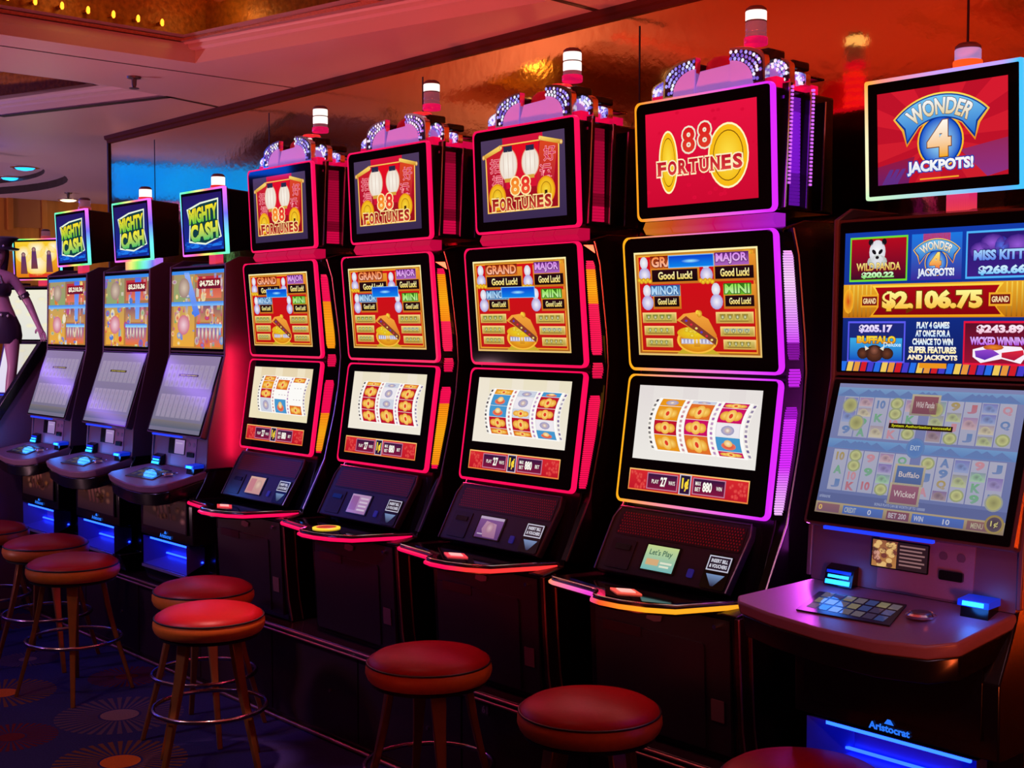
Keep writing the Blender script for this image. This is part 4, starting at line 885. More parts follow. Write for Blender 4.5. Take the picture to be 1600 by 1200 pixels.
BUTL = pm('lit_blue_button', C(60, 170, 255), 0.3, emit=C(40, 170, 255), es=1.8)
INSET = pm('pocket_blue', C(70, 80, 190), 0.35)
ARTP = PRINT
def make_curved(X, hw, label, kind, cand, loc=None, rot=0):
    root = thing('slot_machine', label, 'slot machine', (X, 2.98, 0.40), 'slot machines along the mirrored wall')
    wide = kind == 'wide'
    mb = MB(); mb.prismx([(2.70, 0.402), (2.664, 0.484), (2.664, 0.489), (2.775, 0.489), (2.775, 0.625), (2.664, 0.625), (2.662, 0.80), (2.72, 0.90), (2.745, 0.955), (2.765, 1.10), (2.86, 1.46), (2.865, 1.868), (2.92, 1.88), (3.20, 1.88), (3.20, 0.402)], X - hw, X + hw, BLK); mb.build('cabinet', root, bevel=0.005)
    for sx in (-1, 1):
        mb = MB(); x0 = X + sx * hw; mb.prismx([(2.725, 0.96), (2.735, 1.10), (2.822, 1.46), (2.832, 1.868), (2.90, 1.90), (3.12, 1.90), (3.12, 0.96)], x0 + sx * 0.001, x0 + sx * 0.014, MAUVD); mb.build('side_wing', root, bevel=0.003)
    # topper
    u0, u1 = (-0.212, 0.205) if wide else (-0.19, 0.22)
    pt = Panel(X, (2.852, 2.212), (2.866, 1.913)); H = pt.H
    mb = MB(); mb.prismx([(2.875, 2.205), (2.885, 1.92), (3.02, 1.94), (3.02, 2.195)], X + u0 + .012, X + u1 - .012, BLK); top = mb.build('topper_box', root, bevel=0.006)
    mb = MB(); slab(mb, pt, rrect(u0 + .004, .004, u1 - .004, H - .004, .006), -0.02, 0.003, GLASS)
    b = 0.036 if wide else 0.022
    cv = Canvas(mb, pt, u0 + b, b, u1 - b, H - b, 0.0035)
    {'wide': draw_w_top, 'flame': draw_flames}.get(kind, draw_bull_logo)(cv); scr = mb.build('topper_screen', root, smooth=0)
    mb = MB(); wv = 0.009; ring(mb, pt, fine(rrect(u0, 0, u1, H, .006, 3)), fine(rrect(u0 + wv, wv, u1 - wv, H - wv, .003, 3)), -0.012, 0.004, LED, (blue_gold(X, 2.06) if wide else rainbow(X + .015, 2.06))); mb.build('screen_frame', scr, smooth=30)
    mb = MB(); nk = 0.03 if kind != 'rainbow' else 0.17
    cc = (lambda p: mixc(C(190, 10, 110), C(225, 60, 60), .5 + .5 * math.sin(p[2] * 300))) if kind != 'rainbow' else (lambda p: colorsys.hsv_to_rgb(max(0, min(.75, (p[0] - X + .17) / .34 * .7)), .8, .8))
    for k in range(10): mb.box(X + .02 - nk + 2 * nk * k / 10, X + .02 - nk + 2 * nk * (k + .9) / 10, 2.90, 2.94, 1.868, 1.925, LED, cc)
    mb.build('topper_neck', root, smooth=0)
    x = X + (0.03 if wide else 0.045)
    candle(root, x, 2.92, 2.205, 0.031, {'on': [(0.028, CNDR), (0.038, CNDW)], 'off': [(0.028, CNDPALE), (0.036, CNDG)], 'orange': [(0.034, CNDO), (0.028, CNDL)]}[cand], cap=True)
    # upper and lower screens
    pu = Panel(X, (2.838, 1.866), (2.826, 1.468)); H = pu.H
    mb = MB(); slab(mb, pu, rrect(-hw - .006, 0, hw + .006, H, .008, 3), -0.03, 0.0, FRAMEM); slab(mb, pu, rrect(-hw + .004, .008, hw - .004, H - .008, .005, 3), 0.0, 0.003, GLASS)
    if wide: cv = Canvas(mb, pu, -hw + .02, .012, hw - .01, H - .035, 0.0035); draw_w_mid(cv)
    else: cv = Canvas(mb, pu, -hw + .006, .02, hw - .006, H - .022, 0.0035, DISP); draw_cream(cv, 1) if kind == 'flame' else draw_mosaic(cv, int(-X * 10))
    mb.build('upper_screen', root, smooth=0)
    pl = Panel(X, (2.824, 1.462), (2.702, 1.098)); H = pl.H
    mb = MB(); slab(mb, pl, rrect(-hw - .006, 0, hw + .006, H, .008, 3), -0.03, 0.0, FRAMEM); slab(mb, pl, rrect(-hw + .003, .006, hw - .003, H - .006, .005, 3), 0.0, 0.003, GLASS)
    if wide: cv = Canvas(mb, pl, -hw + .022, .030, hw - .022, H - .016, 0.0035, DIMD); draw_w_low(cv)
    else: cv = Canvas(mb, pl, -hw + .010, .012, hw - .010, H - .010, 0.0035, DIMD); draw_cream(cv, 2) if kind == 'flame' else draw_pale_reels(cv, int(-X * 10))
    mb.build('lower_screen', root, smooth=0)
    mb = MB(); mb.box(X - hw * .8, X + hw * .3, 2.70, 2.712, 1.088, 1.096, LED, C(20, 60, 255)); mb.build('under_screen_light', root, smooth=0)
    # console
    pc = Panel(X, (2.744, 1.095), (2.728, 0.952)); H = pc.H
    mb = MB(); slab(mb, pc, rrect(-hw, 0, hw, H, .004, 2), -0.02, 0.0, MAUVD); slab(mb, pc, rrect(-hw * .30, .006, hw * .62, H, .004, 2), 0.0, 0.003, MAUVE); con = mb.build('console_panel', root, smooth=0)
    mb = MB(); slab(mb, pc, rrect(-.10, .055, .055, .125, .003, 2), 0.003, 0.006, BLK)
    cv = Canvas(mb, pc, -.097 if wide else -.04, .058, .052, .122, .0065, DIMD)
    if wide:
        cv.rect(0, 0, 1, 1, C(34, 20, 24)); cv.up(); cv.rect(0, 0, .45, 1, C(150, 90, 60), C(190, 130, 70)); cv.up(); rn = random.Random(9)
        for _ in range(26): cv.ell(.02 + .4 * rn.random(), rn.random(), .06, .1, rn.choice([C(235, 190, 120), C(120, 60, 50), C(220, 160, 140), C(90, 50, 40)]), None, 8)
        for k in range(6): cv.rect(.5, .1 + .14 * k, .95 - .05 * (k % 2), .16 + .14 * k, C(150, 110, 110))
    else: cv.rect(0, 0, 1, 1, C(170, 140, 200), C(150, 125, 190)); cv.up(); cv.rect(.1, .2, .8, .3, C(190, 165, 215))
    mb.build('player_display', con, smooth=0)
    mb = MB(); slab(mb, pc, rrect(.085, .05, .145, .072, .004, 3), 0.003, 0.010, BLK); mb.build('card_slot', con)
    for cx in (.09, .135):
        mb = MB(); c0 = pc.P(cx, .105, 0.003); mb.lathe([(0.011, 0), (0.011, 0.001)], 0, 0, 0, MAUVD, 14); mb.v = [(c0[0] + a, c0[1] - c_, c0[2] + b_) for a, b_, c_ in mb.v]; mb.build('speaker_hole', con)
    # deck with flared wings; top slopes up to the back
    f = hw / 0.276
    out = [(-0.392, 2.582), (-0.37, 2.553), (-0.26, 2.528), (-0.10, 2.508), (0.05, 2.505), (0.17, 2.525), (0.225, 2.565), (0.272, 2.735), (-0.272, 2.735), (-0.33, 2.66)]
    if not wide: out = [(a * f if a > -.3 else a * .98, b_) for a, b_ in out]
    zt = lambda y: 0.886 + (y - 2.5) * 0.28
    A = [(X + a, b_ + 0.012, zt(b_) - 0.034) for a, b_ in out]; B = [(X + a, b_, zt(b_)) for a, b_ in out]
    mb = MB(); mb.prism(A, B, MAUVE); deck = mb.build('button_deck', root, bevel=0.006)
    mb = MB(); mb.prism([(X + a * .97, b_ + 0.02, zt(b_) - 0.09) for a, b_ in out], [(X + a * .985, b_ + 0.014, zt(b_) - 0.034) for a, b_ in out], BLK); mb.build('deck_underside', deck, bevel=0.004)
    zz = lambda y, h=0.0: zt(y) + h
    q = [(-0.20, 2.565), (0.05, 2.575), (0.03, 2.68), (-0.205, 2.668)]
    mb = MB(); mb.prism([(X + a, b_, zz(b_, .0005)) for a, b_ in q], [(X + a, b_, zz(b_, .004)) for a, b_ in q], DARK)
    rn = random.Random(6)
    for r in range(3):
        for k in range(7):
            a = -0.185 + k * .031; b_ = 2.585 + r * .03
            V = [(X + a, b_, zz(b_, .0046)), (X + a + .026, b_, zz(b_, .0046)), (X + a + .026, b_ + .024, zz(b_ + .024, .0046)), (X + a, b_ + .024, zz(b_ + .024, .0046))]
            mb.add(V, [(0, 1, 2, 3)], DIMD, mixc(rn.choice([C(120, 110, 120), C(70, 60, 90), C(150, 140, 110), C(60, 80, 140)]), (0, 0, 0), .4 if wide else .7))
    mb.build('button_panel', deck, smooth=0)
    mb = MB(); sx, sy = X + .088, 2.645; mb.lathe([(0.034, 0), (0.036, 0.006), (0.030, 0.010), (0.028, 0.007), (0.0, 0.008)], sx, sy, zz(sy), CHR, 26); sp = mb.build('spin_button', deck)
    mb = MB(); mb.lathe([(0.025, 0.008), (0.022, 0.012), (0.012, 0.014)], sx, sy, zz(sy), GUN, 20); mb.build('button_cap', sp)
    # blue lit ticket slot (left) and bill slot (right) at the back of the deck
    mb = MB(); mb.prismx([(2.70, .95), (2.712, .99), (2.735, 1.0), (2.735, .95)], X - .215, X - .135, BLK)
    mb.prismx([(2.6975, .9535), (2.7005, .964), (2.7025, .964), (2.6995, .9535)], X - .21, X - .14, BUTL); mb.prismx([(2.7022, .969), (2.7042, .976), (2.7062, .976), (2.7042, .969)], X - .205, X - .145, BUTL); mb.prismx([(2.7055, .980), (2.7075, .987), (2.7095, .987), (2.7075, .980)], X - .21, X - .14, pmat_bz); mb.build('ticket_slot', deck, smooth=0)
    for lx in (-.175, .198):
        l = bpy.data.lights.new('slot_lamp', 'POINT'); l.energy = 0.36; l.color = (0.03, 0.22, 1.0); l.shadow_soft_size = 0.03
        lo = bpy.data.objects.new('slot_lamp', l); COL.objects.link(lo); lo.parent = root; lo.location = (lx, 2.655 - 2.98, .572)
    pz = Panel(X, (2.7070, .986), (2.6965, .952))
    mb = MB(); mb.prismx([(2.680, .935), (2.684, .962), (2.73, .966), (2.73, .935)], X + .165, X + .232, BLK); mb.prismx([(2.676, .962), (2.678, .976), (2.73, .980), (2.73, .964)], X + .160, X + .236, pmat_bz); mb.prismx([(2.6745, .964), (2.6765, .974), (2.679, .974), (2.677, .964)], X + .172, X + .224, BUTL); mb.build('bill_slot', deck, smooth=0)
    # lower door, artwork panel and lit pocket
    mb = MB(); ad = [(2.655, .66), (2.655, .80), (2.70, .86)]
    pa = Panel(X, (2.660, 0.85), (2.656, 0.665)); H = pa.H
    if not wide:
        slab(mb, pa, rrect(-hw * .86, 0, hw * .86, H, .004, 2), 0.0, 0.003, BLK)
        cv = Canvas(mb, pa, -hw * .82, .008, hw * .82, H - .006, .0035, ARTP); cv.rect(0, 0, 1, 1, C(120, 84, 50), C(44, 26, 34)); cv.up(); rn = random.Random(int(-X * 7))
        for _ in range(22): x_, y_ = rn.random(), rn.random() * .7; cv.ell(x_, y_, .07, .1, rn.choice([C(190, 140, 60), C(150, 90, 50), C(90, 60, 50), C(205, 170, 120)]), C(90, 60, 44), 9)
        for k in range(4): cv.poly([(.25 + .1 * k, .15), (.29 + .1 * k, .1), (.40 + .1 * k, .7), (.35 + .1 * k, .75)], C(205, 150, 120), C(110, 60, 60))
    else: slab(mb, pa, rrect(-hw * .86, 0, hw * .86, H, .004, 2), 0.0, 0.003, BLK)
    mb.build('art_panel', root, smooth=0)
    # pocket: open box with a glowing upper edge
    x0, x1 = X - .232 * f, X + .228 * f; zb, zt_ = .492, .622
    mb = MB()
    mb.add([(x0, 2.655, zb), (x1, 2.655, zb), (x1, 2.655, zt_), (x0, 2.655, zt_), (x0 + .07, 2.76, zb + .035), (x1 - .03, 2.76, zb + .035), (x1 - .03, 2.76, zt_ - .02), (x0 + .07, 2.76, zt_ - .02)],
           [(4, 5, 6, 7), (0, 1, 5, 4), (1, 2, 6, 5), (2, 3, 7, 6), (3, 0, 4, 7)], INSET); pk = mb.build('light_pocket', root, smooth=0)
    mb = MB(); mb.box(x0 + .05, x1 - .02, 2.664, 2.672, zt_ - .012, zt_ - .004, LEDB, C(25, 70, 255)); mb.box(x0 + .03, x1 - .02, 2.74, 2.748, zb + .040, zb + .046, LEDB, C(25, 60, 255)); mb.build('pocket_light', pk, smooth=0)
    mb = MB(); mb.box(x0, x1, 2.646, 2.66, zb - .014, zb - .002, pmat_sill); mb.build('pocket_sill', pk)
    mb = MB(); pg = Panel(X, (2.6605, .66), (2.6605, .625)); cv = Canvas(mb, pg, -.055, .006, .055, .034, .0012, DISP); cv.clip = False
    cv.text('Aristocrat', 0, .35, 1, 1, C(40, 120, 255), None, None, 0, .04); cv.poly([(.5, -.35), (.62, .3), (.38, .3)], C(40, 120, 255)); mb.build('emblem', root, smooth=0)
    if loc: root.location = loc; root.rotation_euler = (0, 0, rot)
    return root
pmat_bz = pm('blue_bezel', C(14, 40, 150), 0.3, emit=C(10, 50, 220), es=0.6)
LEDB = led('blue_tube', 6.0, 0.3)
CNDPALE = pm('candle_pale_pink', C(205, 90, 100), 0.3, emit=C(200, 70, 80), es=0.35)
CNDO = pm('candle_orange', C(240, 110, 40), 0.3, emit=C(255, 90, 30), es=0.9)
CNDL = pm('candle_lilac', C(190, 170, 220), 0.3, emit=C(170, 150, 215), es=0.6)
pmat_sill = pm('sill_lilac', C(150, 140, 210), 0.25, 0.6)
make_curved(-1.638, 0.272, 'wide grey slot machine at the right edge, numeral four on its red top screen', 'wide', 'orange')
make_curved(-5.335, 0.252, 'grey slot machine with tall screens right beside the pink-edged machines', 'plain', 'on')
make_curved(-6.07, 0.252, 'grey slot machine with a rainbow-lit neck under its top screen', 'rainbow', 'on')
make_curved(-6.80, 0.252, 'grey slot machine at the far left end of the row beside the slanted mauve panel', 'plain', 'off')
make_curved(-9.17, 0.252, 'slot machine behind the dancer figure with three dark figures on its yellow top screen', 'flame', 'off', (-9.24, 3.70, 0.40), math.radians(30))

pmat_tag = pm('plate_tag', C(80, 46, 52), 0.5)
# ================================================================== base counter under the machines
BX0, BX1 = -7.19, -0.75
mb = MB(); mb.box(BX0, BX1, 2.672, 3.262, 0.368, 0.40, LAMT)
ct = mb.build('countertop', bevel=0.004); tag(ct, 'long dark glossy countertop carrying the row of slot machines', 'countertop')
for zz_ in (0.374, 0.392):
    mb = MB(); mb.tube([(BX0, 2.671, zz_), (BX1, 2.671, zz_)], .0048, TRIM, 10); mb.build('edge_trim', ct)
seam = -4.49; n0 = math.floor((BX0 - seam) / 0.605)
edges = [seam + 0.605 * k for k in range(n0, 8) if BX0 - .61 < seam + 0.605 * k < BX1 + .61]
plates = {-3.157: '61', -2.603: '60'}
num = 0
spots = {0: 'under the last grey machines', }
for a, b in zip(edges, edges[1:]):
    a = max(a, BX0); b = min(b, BX1)
    if b - a < 0.1: continue
    cx = (a + b) / 2
    under = min([(-1.638, 'the wide grey machine at the right'), (-2.42, 'the gold-and-magenta edged machine'), (-3.18, 'the machine with the violet console picture'), (-3.94, 'the machine with the oval yellow button'), (-4.70, 'the leftmost pink-edged machine'), (-5.335, 'the red-sided grey machine'), (-6.07, 'the rainbow-necked machine'), (-6.80, 'the grey machine at the far left end')], key=lambda t: abs(t[0] - cx))[1]
    t = thing('base_cabinet', 'dark burgundy base cabinet below ' + under, 'cabinet', (cx, 2.98, 0), 'base cabinets under the counter')
    under_key = under
    mb = MB(); mb.box(a + .001, b - .001, 2.712, 3.255, 0.0, 0.366, LAM); mb.build('carcass', t)
    mb = MB(); mb.box(a + .004, b - .004, 2.700, 2.712, 0.035, 0.358, LAM); d = mb.build('door', t, bevel=0.002)
    mb = MB(); c0 = (cx + .12, 2.700, .20); mb.tube([c0, (c0[0], c0[1] - .006, c0[2])], .007, GUN, 10); mb.build('door_lock', d)
    mb = MB(); mb.tube([(a, 2.698, .010), (b, 2.698, .010)], .0085, TRIM, 10); mb.build('kick_trim', t)
    for px, txt in plates.items():
        if a < px < b:
            mb = MB(); pn = Panel(px, (2.699, .353), (2.699, .315)); slab(mb, pn, rrect(-.02, 0, .02, .038, .002, 2), 0, .0015, pmat_tag)
            cv = Canvas(mb, pn, -.014, .006, .014, .032, .002, PRINT); cv.text(txt, 0, 0, 1, 1, C(170, 120, 120), None, None, 0, .03); mb.build('number_plate', d, smooth=0)
pmat_x = None
# slanted panel closing the left end of the row
mb = MB(); prof = [(3.20, 0.0), (2.46, 0.0), (2.44, 0.82), (2.46, 0.90), (2.60, 1.10), (2.86, 1.475), (3.20, 1.475)]
mb.prismx(prof, -7.235, -7.205, MAUVE); ep = mb.build('end_panel', bevel=0.003); tag(ep, 'slanted mauve end panel with thick black edge at the left end of the machine row', 'panel')
mb = MB(); P = [(2.44, 0.80), (2.43, 0.87), (2.575, 1.10), (2.845, 1.50), (3.2, 1.50), (3.2, 1.45), (2.875, 1.45), (2.625, 1.09), (2.485, 0.88), (2.48, 0.80)]
mb.prismx(P, -7.245, -7.195, BLK); mb.build('edge_band', ep, bevel=0.003)

# ================================================================== stools
SEATR = pm('red_leather', C(140, 8, 14), 0.42, 0.0, 0.22, noise=(90, 0.12, 0.08))
BAND = pm('tan_leather', C(190, 100, 30), 0.40, noise=(70, 0.15, 0.08))
PIPE = pm('black_piping', (0.006, 0.005, 0.006), 0.5)
LEGM = pm('bronze_leg', C(190, 125, 65), 0.30, 0.75, noise=(30, 0.15, 0.02))
RINGM = pm('footrest_chrome', C(175, 150, 165), 0.2, 1.0)
def make_stool():
    t = thing('bar_stool', 'x', 'stool', (0, 0, 0), 'round stools in front of the machines')
    mb = MB(); mb.lathe([(.15, .503), (.183, .508), (.190, .516), (.196, .532), (.195, .548), (.190, .561)], 0, 0, 0, BAND, 48); cu = mb.build('seat_band', t)
    mb = MB(); mb.lathe([(.189, .562), (.186, .570), (.165, .583), (.12, .595), (.06, .601), (.004, .603)], 0, 0, 0, SEATR, 48); mb.build('seat_pad', t)
    mb = MB(); mb.tube([(.1905 * math.cos(a * math.pi / 24), .1905 * math.sin(a * math.pi / 24), .562) for a in range(48)], .0035, PIPE, 6, True); mb.build('piping', t)
    mb = MB(); mb.lathe([(.165, .492), (.178, .495), (.180, .504), (.165, .505)], 0, 0, 0, PIPE, 40); mb.build('under_ring', t)
    for k in range(4):
        an = math.pi / 4 + k * math.pi / 2; ca, sa = math.cos(an), math.sin(an); mb = MB(); V = []
        for r, z, wd, th in ((.120, .500, .046, .020), (.128, .45, .044, .022), (.140, .38, .037, .022), (.160, .29, .029, .021), (.184, .20, .024, .020), (.212, .10, .021, .018), (.240, .0, .019, .016)):
            for dr, dw in ((-th / 2, -wd / 2), (th / 2, -wd / 2), (th / 2, wd / 2), (-th / 2, wd / 2)):
                rr = r + dr; V.append((rr * ca - dw * sa, rr * sa + dw * ca, z))
        F = [(i * 4 + q, i * 4 + (q + 1) % 4, i * 4 + 4 + (q + 1) % 4, i * 4 + 4 + q) for i in range(6) for q in range(4)] + [(3, 2, 1, 0), (24, 25, 26, 27)]
        mb.add(V, F, LEGM); mb.build('leg', t, smooth=50, bevel=0.003)
    mb = MB(); mb.tube([(.199 * math.cos(a * math.pi / 24), .199 * math.sin(a * math.pi / 24), .237) for a in range(48)], .0085, RINGM, 10, True); mb.build('footrest_ring', t)
    return t
STOOLS = [(-6.542, 2.30, 15, 'stool cut off by the left edge of the photo'), (-5.94, 2.354, 40, 'stool standing before the grey machine at the far left, second from the left edge'), (-5.369, 2.244, 20, 'stool with a dull red seat third from the left edge'),
          (-4.508, 2.405, 30, 'stool mostly hidden behind the stool with the brightly lit red seat'), (-4.085, 2.201, 62, 'stool with the brightly lit red seat and whole footrest ring'), (-3.086, 2.41, 20, 'stool in front of the machine with the violet console picture'),
          (-2.399, 2.421, 35, 'stool in front of the gold-and-magenta edged machine'), (-1.70, 2.41, 10, 'stool at the bottom right of which only the seat top shows')]
proto = make_stool()
for i, (x, y, a, lab) in enumerate(STOOLS):
    if i == 0: r = proto
    else:
        r = proto.copy(); COL.objects.link(r)
        for ch in list(proto.children):
            c = ch.copy(); COL.objects.link(c); c.parent = r
    r.location = (x, y, 0); r.rotation_euler = (0, 0, math.radians(a)); r['label'] = lab

# ================================================================== room shell
CEIL = pm('ceiling_paint', C(196, 176, 180), 0.42, noise=(1.2, 0.05, 0.02))
GOLDC = pm('gold_mesh_lining', C(170, 104, 36), 0.45, 0.35, noise=(45, 0.85, 1.0))
GROOVE = pm('shadow_groove', (0.02, 0.012, 0.014), 0.6)  # dark joints, and gap shade painted as strips on the ceiling
BEAD = pm('bead_trim', C(190, 120, 80), 0.3, 0.6, noise=(110, 0.6, 0.8))
def mirror_mat():
    m, N, L, b = nodes('bronze_mirror')
    b.inputs['Base Color'].default_value = (0.88, 0.42, 0.10, 1); b.inputs['Metallic'].default_value = 1.0; b.inputs['Roughness'].default_value = 0.10
    tc = N.new('ShaderNodeTexCoord'); t = N.new('ShaderNodeTexNoise'); t.inputs['Scale'].default_value = 26; t.inputs['Detail'].default_value = 4
    bp = N.new('ShaderNodeBump'); bp.inputs['Strength'].default_value = 0.10; bp.inputs['Distance'].default_value = 0.006
    L.new(tc.outputs['Object'], t.inputs['Vector']); L.new(t.outputs['Fac'], bp.inputs['Height']); L.new(bp.outputs['Normal'], b.inputs['Normal']); return m
MIRR = mirror_mat()
def wood_mat():
    m, N, L, b = nodes('amber_wood')
    tc = N.new('ShaderNodeTexCoord'); mp = N.new('ShaderNodeMapping'); mp.inputs['Scale'].default_value = (8, 8, 0.6)
    t = N.new('ShaderNodeTexNoise'); t.inputs['Scale'].default_value = 3; t.inputs['Detail'].default_value = 5
    r = N.new('ShaderNodeMix'); r.data_type = 'RGBA'; r.inputs['A'].default_value = (*C(150, 84, 30), 1); r.inputs['B'].default_value = (*C(205, 130, 50), 1)
    L.new(tc.outputs['Object'], mp.inputs['Vector']); L.new(mp.outputs['Vector'], t.inputs['Vector']); L.new(t.outputs['Fac'], r.inputs['Factor']); L.new(r.outputs['Result'], b.inputs['Base Color']); b.inputs['Roughness'].default_value = 0.35; return m
WOOD = wood_mat()
# carpet
def carpet_mat():
    m, N, L, b = nodes('blue_carpet')
    tc = N.new('ShaderNodeTexCoord'); t = N.new('ShaderNodeTexNoise'); t.inputs['Scale'].default_value = 160; t.inputs['Detail'].default_value = 3
    r = N.new('ShaderNodeMix'); r.data_type = 'RGBA'; r.inputs['A'].default_value = (*C(24, 22, 62), 1); r.inputs['B'].default_value = (*C(52, 48, 110), 1)
    bp = N.new('ShaderNodeBump'); bp.inputs['Strength'].default_value = 0.4; bp.inputs['Distance'].default_value = 0.004
    L.new(tc.outputs['Object'], t.inputs['Vector']); L.new(t.outputs['Fac'], r.inputs['Factor']); L.new(r.outputs['Result'], b.inputs['Base Color']); L.new(t.outputs['Fac'], bp.inputs['Height']); L.new(bp.outputs['Normal'], b.inputs['Normal'])
    b.inputs['Roughness'].default_value = 0.95; b.inputs['Specular IOR Level'].default_value = 0.1; return m
CARP = carpet_mat()
CP = {k: pm('carpet_' + k, v, 0.95, spec=0.1, noise=(160, 0.3, 0.4)) for k, v in dict(taupe=C(112, 86, 100), maroon=C(84, 22, 34), orange=C(185, 88, 30), brown=C(98, 58, 46), mauve=C(80, 60, 86)).items()}
mb = MB(); mb.box(-14, 2.5, -4, 7, -0.05, 0.0, CARP)
med = [(-4.93, 2.246, .255, 'taupe', 'mauve'), (-4.396, 2.003, .24, 'orange', 'brown'), (-5.564, 2.0, .225, 'orange', 'brown'), (-4.941, 1.807, .175, 'maroon', 'maroon'), (-6.05, 2.30, .14, 'taupe', 'mauve'), (-5.45, 2.52, .17, 'maroon', 'maroon'), (-6.4, 1.8, .24, 'orange', 'brown'), (-5.8, 1.5, .25, 'taupe', 'mauve'), (-3.8, 1.7, .25, 'taupe', 'mauve'), (-3.5, 2.3, .2, 'maroon', 'maroon'), (-2.8, 1.9, .24, 'orange', 'brown'), (-2.0, 2.2, .24, 'taupe', 'mauve'), (-6.9, 2.5, .2, 'maroon', 'maroon'), (-4.4, 1.3, .24, 'taupe', 'mauve'), (-3.2, 1.2, .24, 'orange', 'brown')]
for x, y, r, c1, c2 in med:
    n = 40
    for k in range(n):
        a0 = 2 * math.pi * k / n; a1 = a0 + 2 * math.pi / n * 0.52
        P = [(x + q * math.cos(a), y + q * math.sin(a), .0006) for q, a in ((r * .34, a0), (r, a0), (r, a1), (r * .34, a1))]; mb.add(P, [(0, 1, 2, 3)], CP[c2])
    V = [(x, y, .0007)] + [(x + r * .30 * math.cos(2 * math.pi * k / 28), y + r * .30 * math.sin(2 * math.pi * k / 28), .0007) for k in range(28)]
    mb.add(V, [(0, 1 + k, 1 + (k + 1) % 28) for k in range(28)], CP[c1])
tag(mb.build('floor', smooth=0), kind='structure')
# mirrored wall behind the machines
mb = MB(); mb.box(-7.24, 2.5, 3.285, 3.36, 0, 2.70, MIRR)
for k in range(5):
    x = -1.81 - 1.2125 * k; mb.box(x - .003, x + .003, 3.2835, 3.286, 0, 2.62, GROOVE)
mb.box(-7.25, -7.235, 3.275, 3.37, 0, 2.70, GROOVE)
tag(mb.build('wall_back', smooth=0), kind='structure')
mb = MB(); mb.prismx([(3.285, 2.66), (3.272, 2.66), (3.268, 2.675), (3.256, 2.68), (3.252, 2.70), (3.285, 2.70)], -7.24, 2.5, pm('cornice_wood', C(74, 34, 24), 0.7, 0.0, 0.1, noise=(8, 0.2, 0.05)))
tag(mb.build('trim_1'), kind='structure')
mb = MB(); mb.box(-11.45, -11.35, 3.0, 9.0, 0, 3.0, WOOD); mb.box(-7.24, -7.17, 3.36, 9, 0, 2.7, WOOD)
tag(mb.build('wall_left', smooth=0), kind='structure')
mb = MB(); mb.box(-11.35, -11.33, 4.23, 4.52, 2.45, 2.70, pm('panel_wood', C(150, 90, 60), .4)); mb.box(-11.35, -11.315, 4.20, 4.245, 2.42, 2.72, WOOD); mb.box(-11.35, -11.315, 4.50, 4.545, 2.0, 2.72, WOOD)
tag(mb.build('trim_2', smooth=0), kind='structure')
# ceiling with coffers; S scales a point traced on z=2.72 to its own height
def S(p, z): k = (z - 1.6) / 1.12; return (p[0] * k, p[1] * k, z)
cA0 = [(-5.07, -2.5), (-5.06, 2.69), (-3.28, 3.09), (-3.28, -2.5)]
cA1 = [(-4.76, -2.5), (-4.745, 2.45), (-3.60, 2.72), (-3.60, -2.5)]
cA2 = [(-4.60, -2.5), (-4.592, 2.393), (-3.74, 2.55), (-3.74, -2.5)]
cB0 = [(-5.785, -2.5), (-5.785, 2.553), (-5.889, 2.978), (-7.03, 2.575), (-8.1, 2.2), (-8.1, -2.5)]
cB1 = [(-5.80, -2.5), (-5.80, 2.553), (-5.83, 2.60), (-6.5, 2.40), (-7.7, 2.02), (-7.7, -2.5)]
cB2 = [(-5.80, -2.5), (-5.80, 2.50), (-5.81, 2.545), (-6.42, 2.354), (-7.5, 1.98), (-7.5, -2.5)]
cC0 = [(-2.62, -2.5), (-2.62, 2.5), (-.9, 2.5), (-.9, -2.5)]
cC2 = [(-2.25, -2.5), (-2.25, 2.2), (-1.2, 2.2), (-1.2, -2.5)]
mb = MB(); Z = 2.70
outer = [(-14, -5), (2.5, -5), (2.5, 3.29), (-7.2, 3.29), (-7.2, 9), (-14, 9)]
disc_c, disc_r = (-10.35, 3.05), 1.12
hole_d = [(disc_c[0] + disc_r * 1.35 * math.cos(2 * math.pi * k / 48), disc_c[1] + disc_r * math.sin(2 * math.pi * k / 48)) for k in range(48)]
loops = [[(x, y, Z) for x, y in outer]] + [[S(p, Z) for p in c] for c in (cA0, cB0, cC0)] + [[(x, y, Z) for x, y in hole_d]]
flat = [p for l in loops for p in l]
mb.add(flat, [tuple(t) for t in tessellate_polygon([[Vector(p) for p in l] for l in loops])], CEIL)
def band(A, B, mat): n = len(A); mb.add(list(A) + list(B), [(i, (i + 1) % n, n + (i + 1) % n, n + i) for i in range(n)], mat)
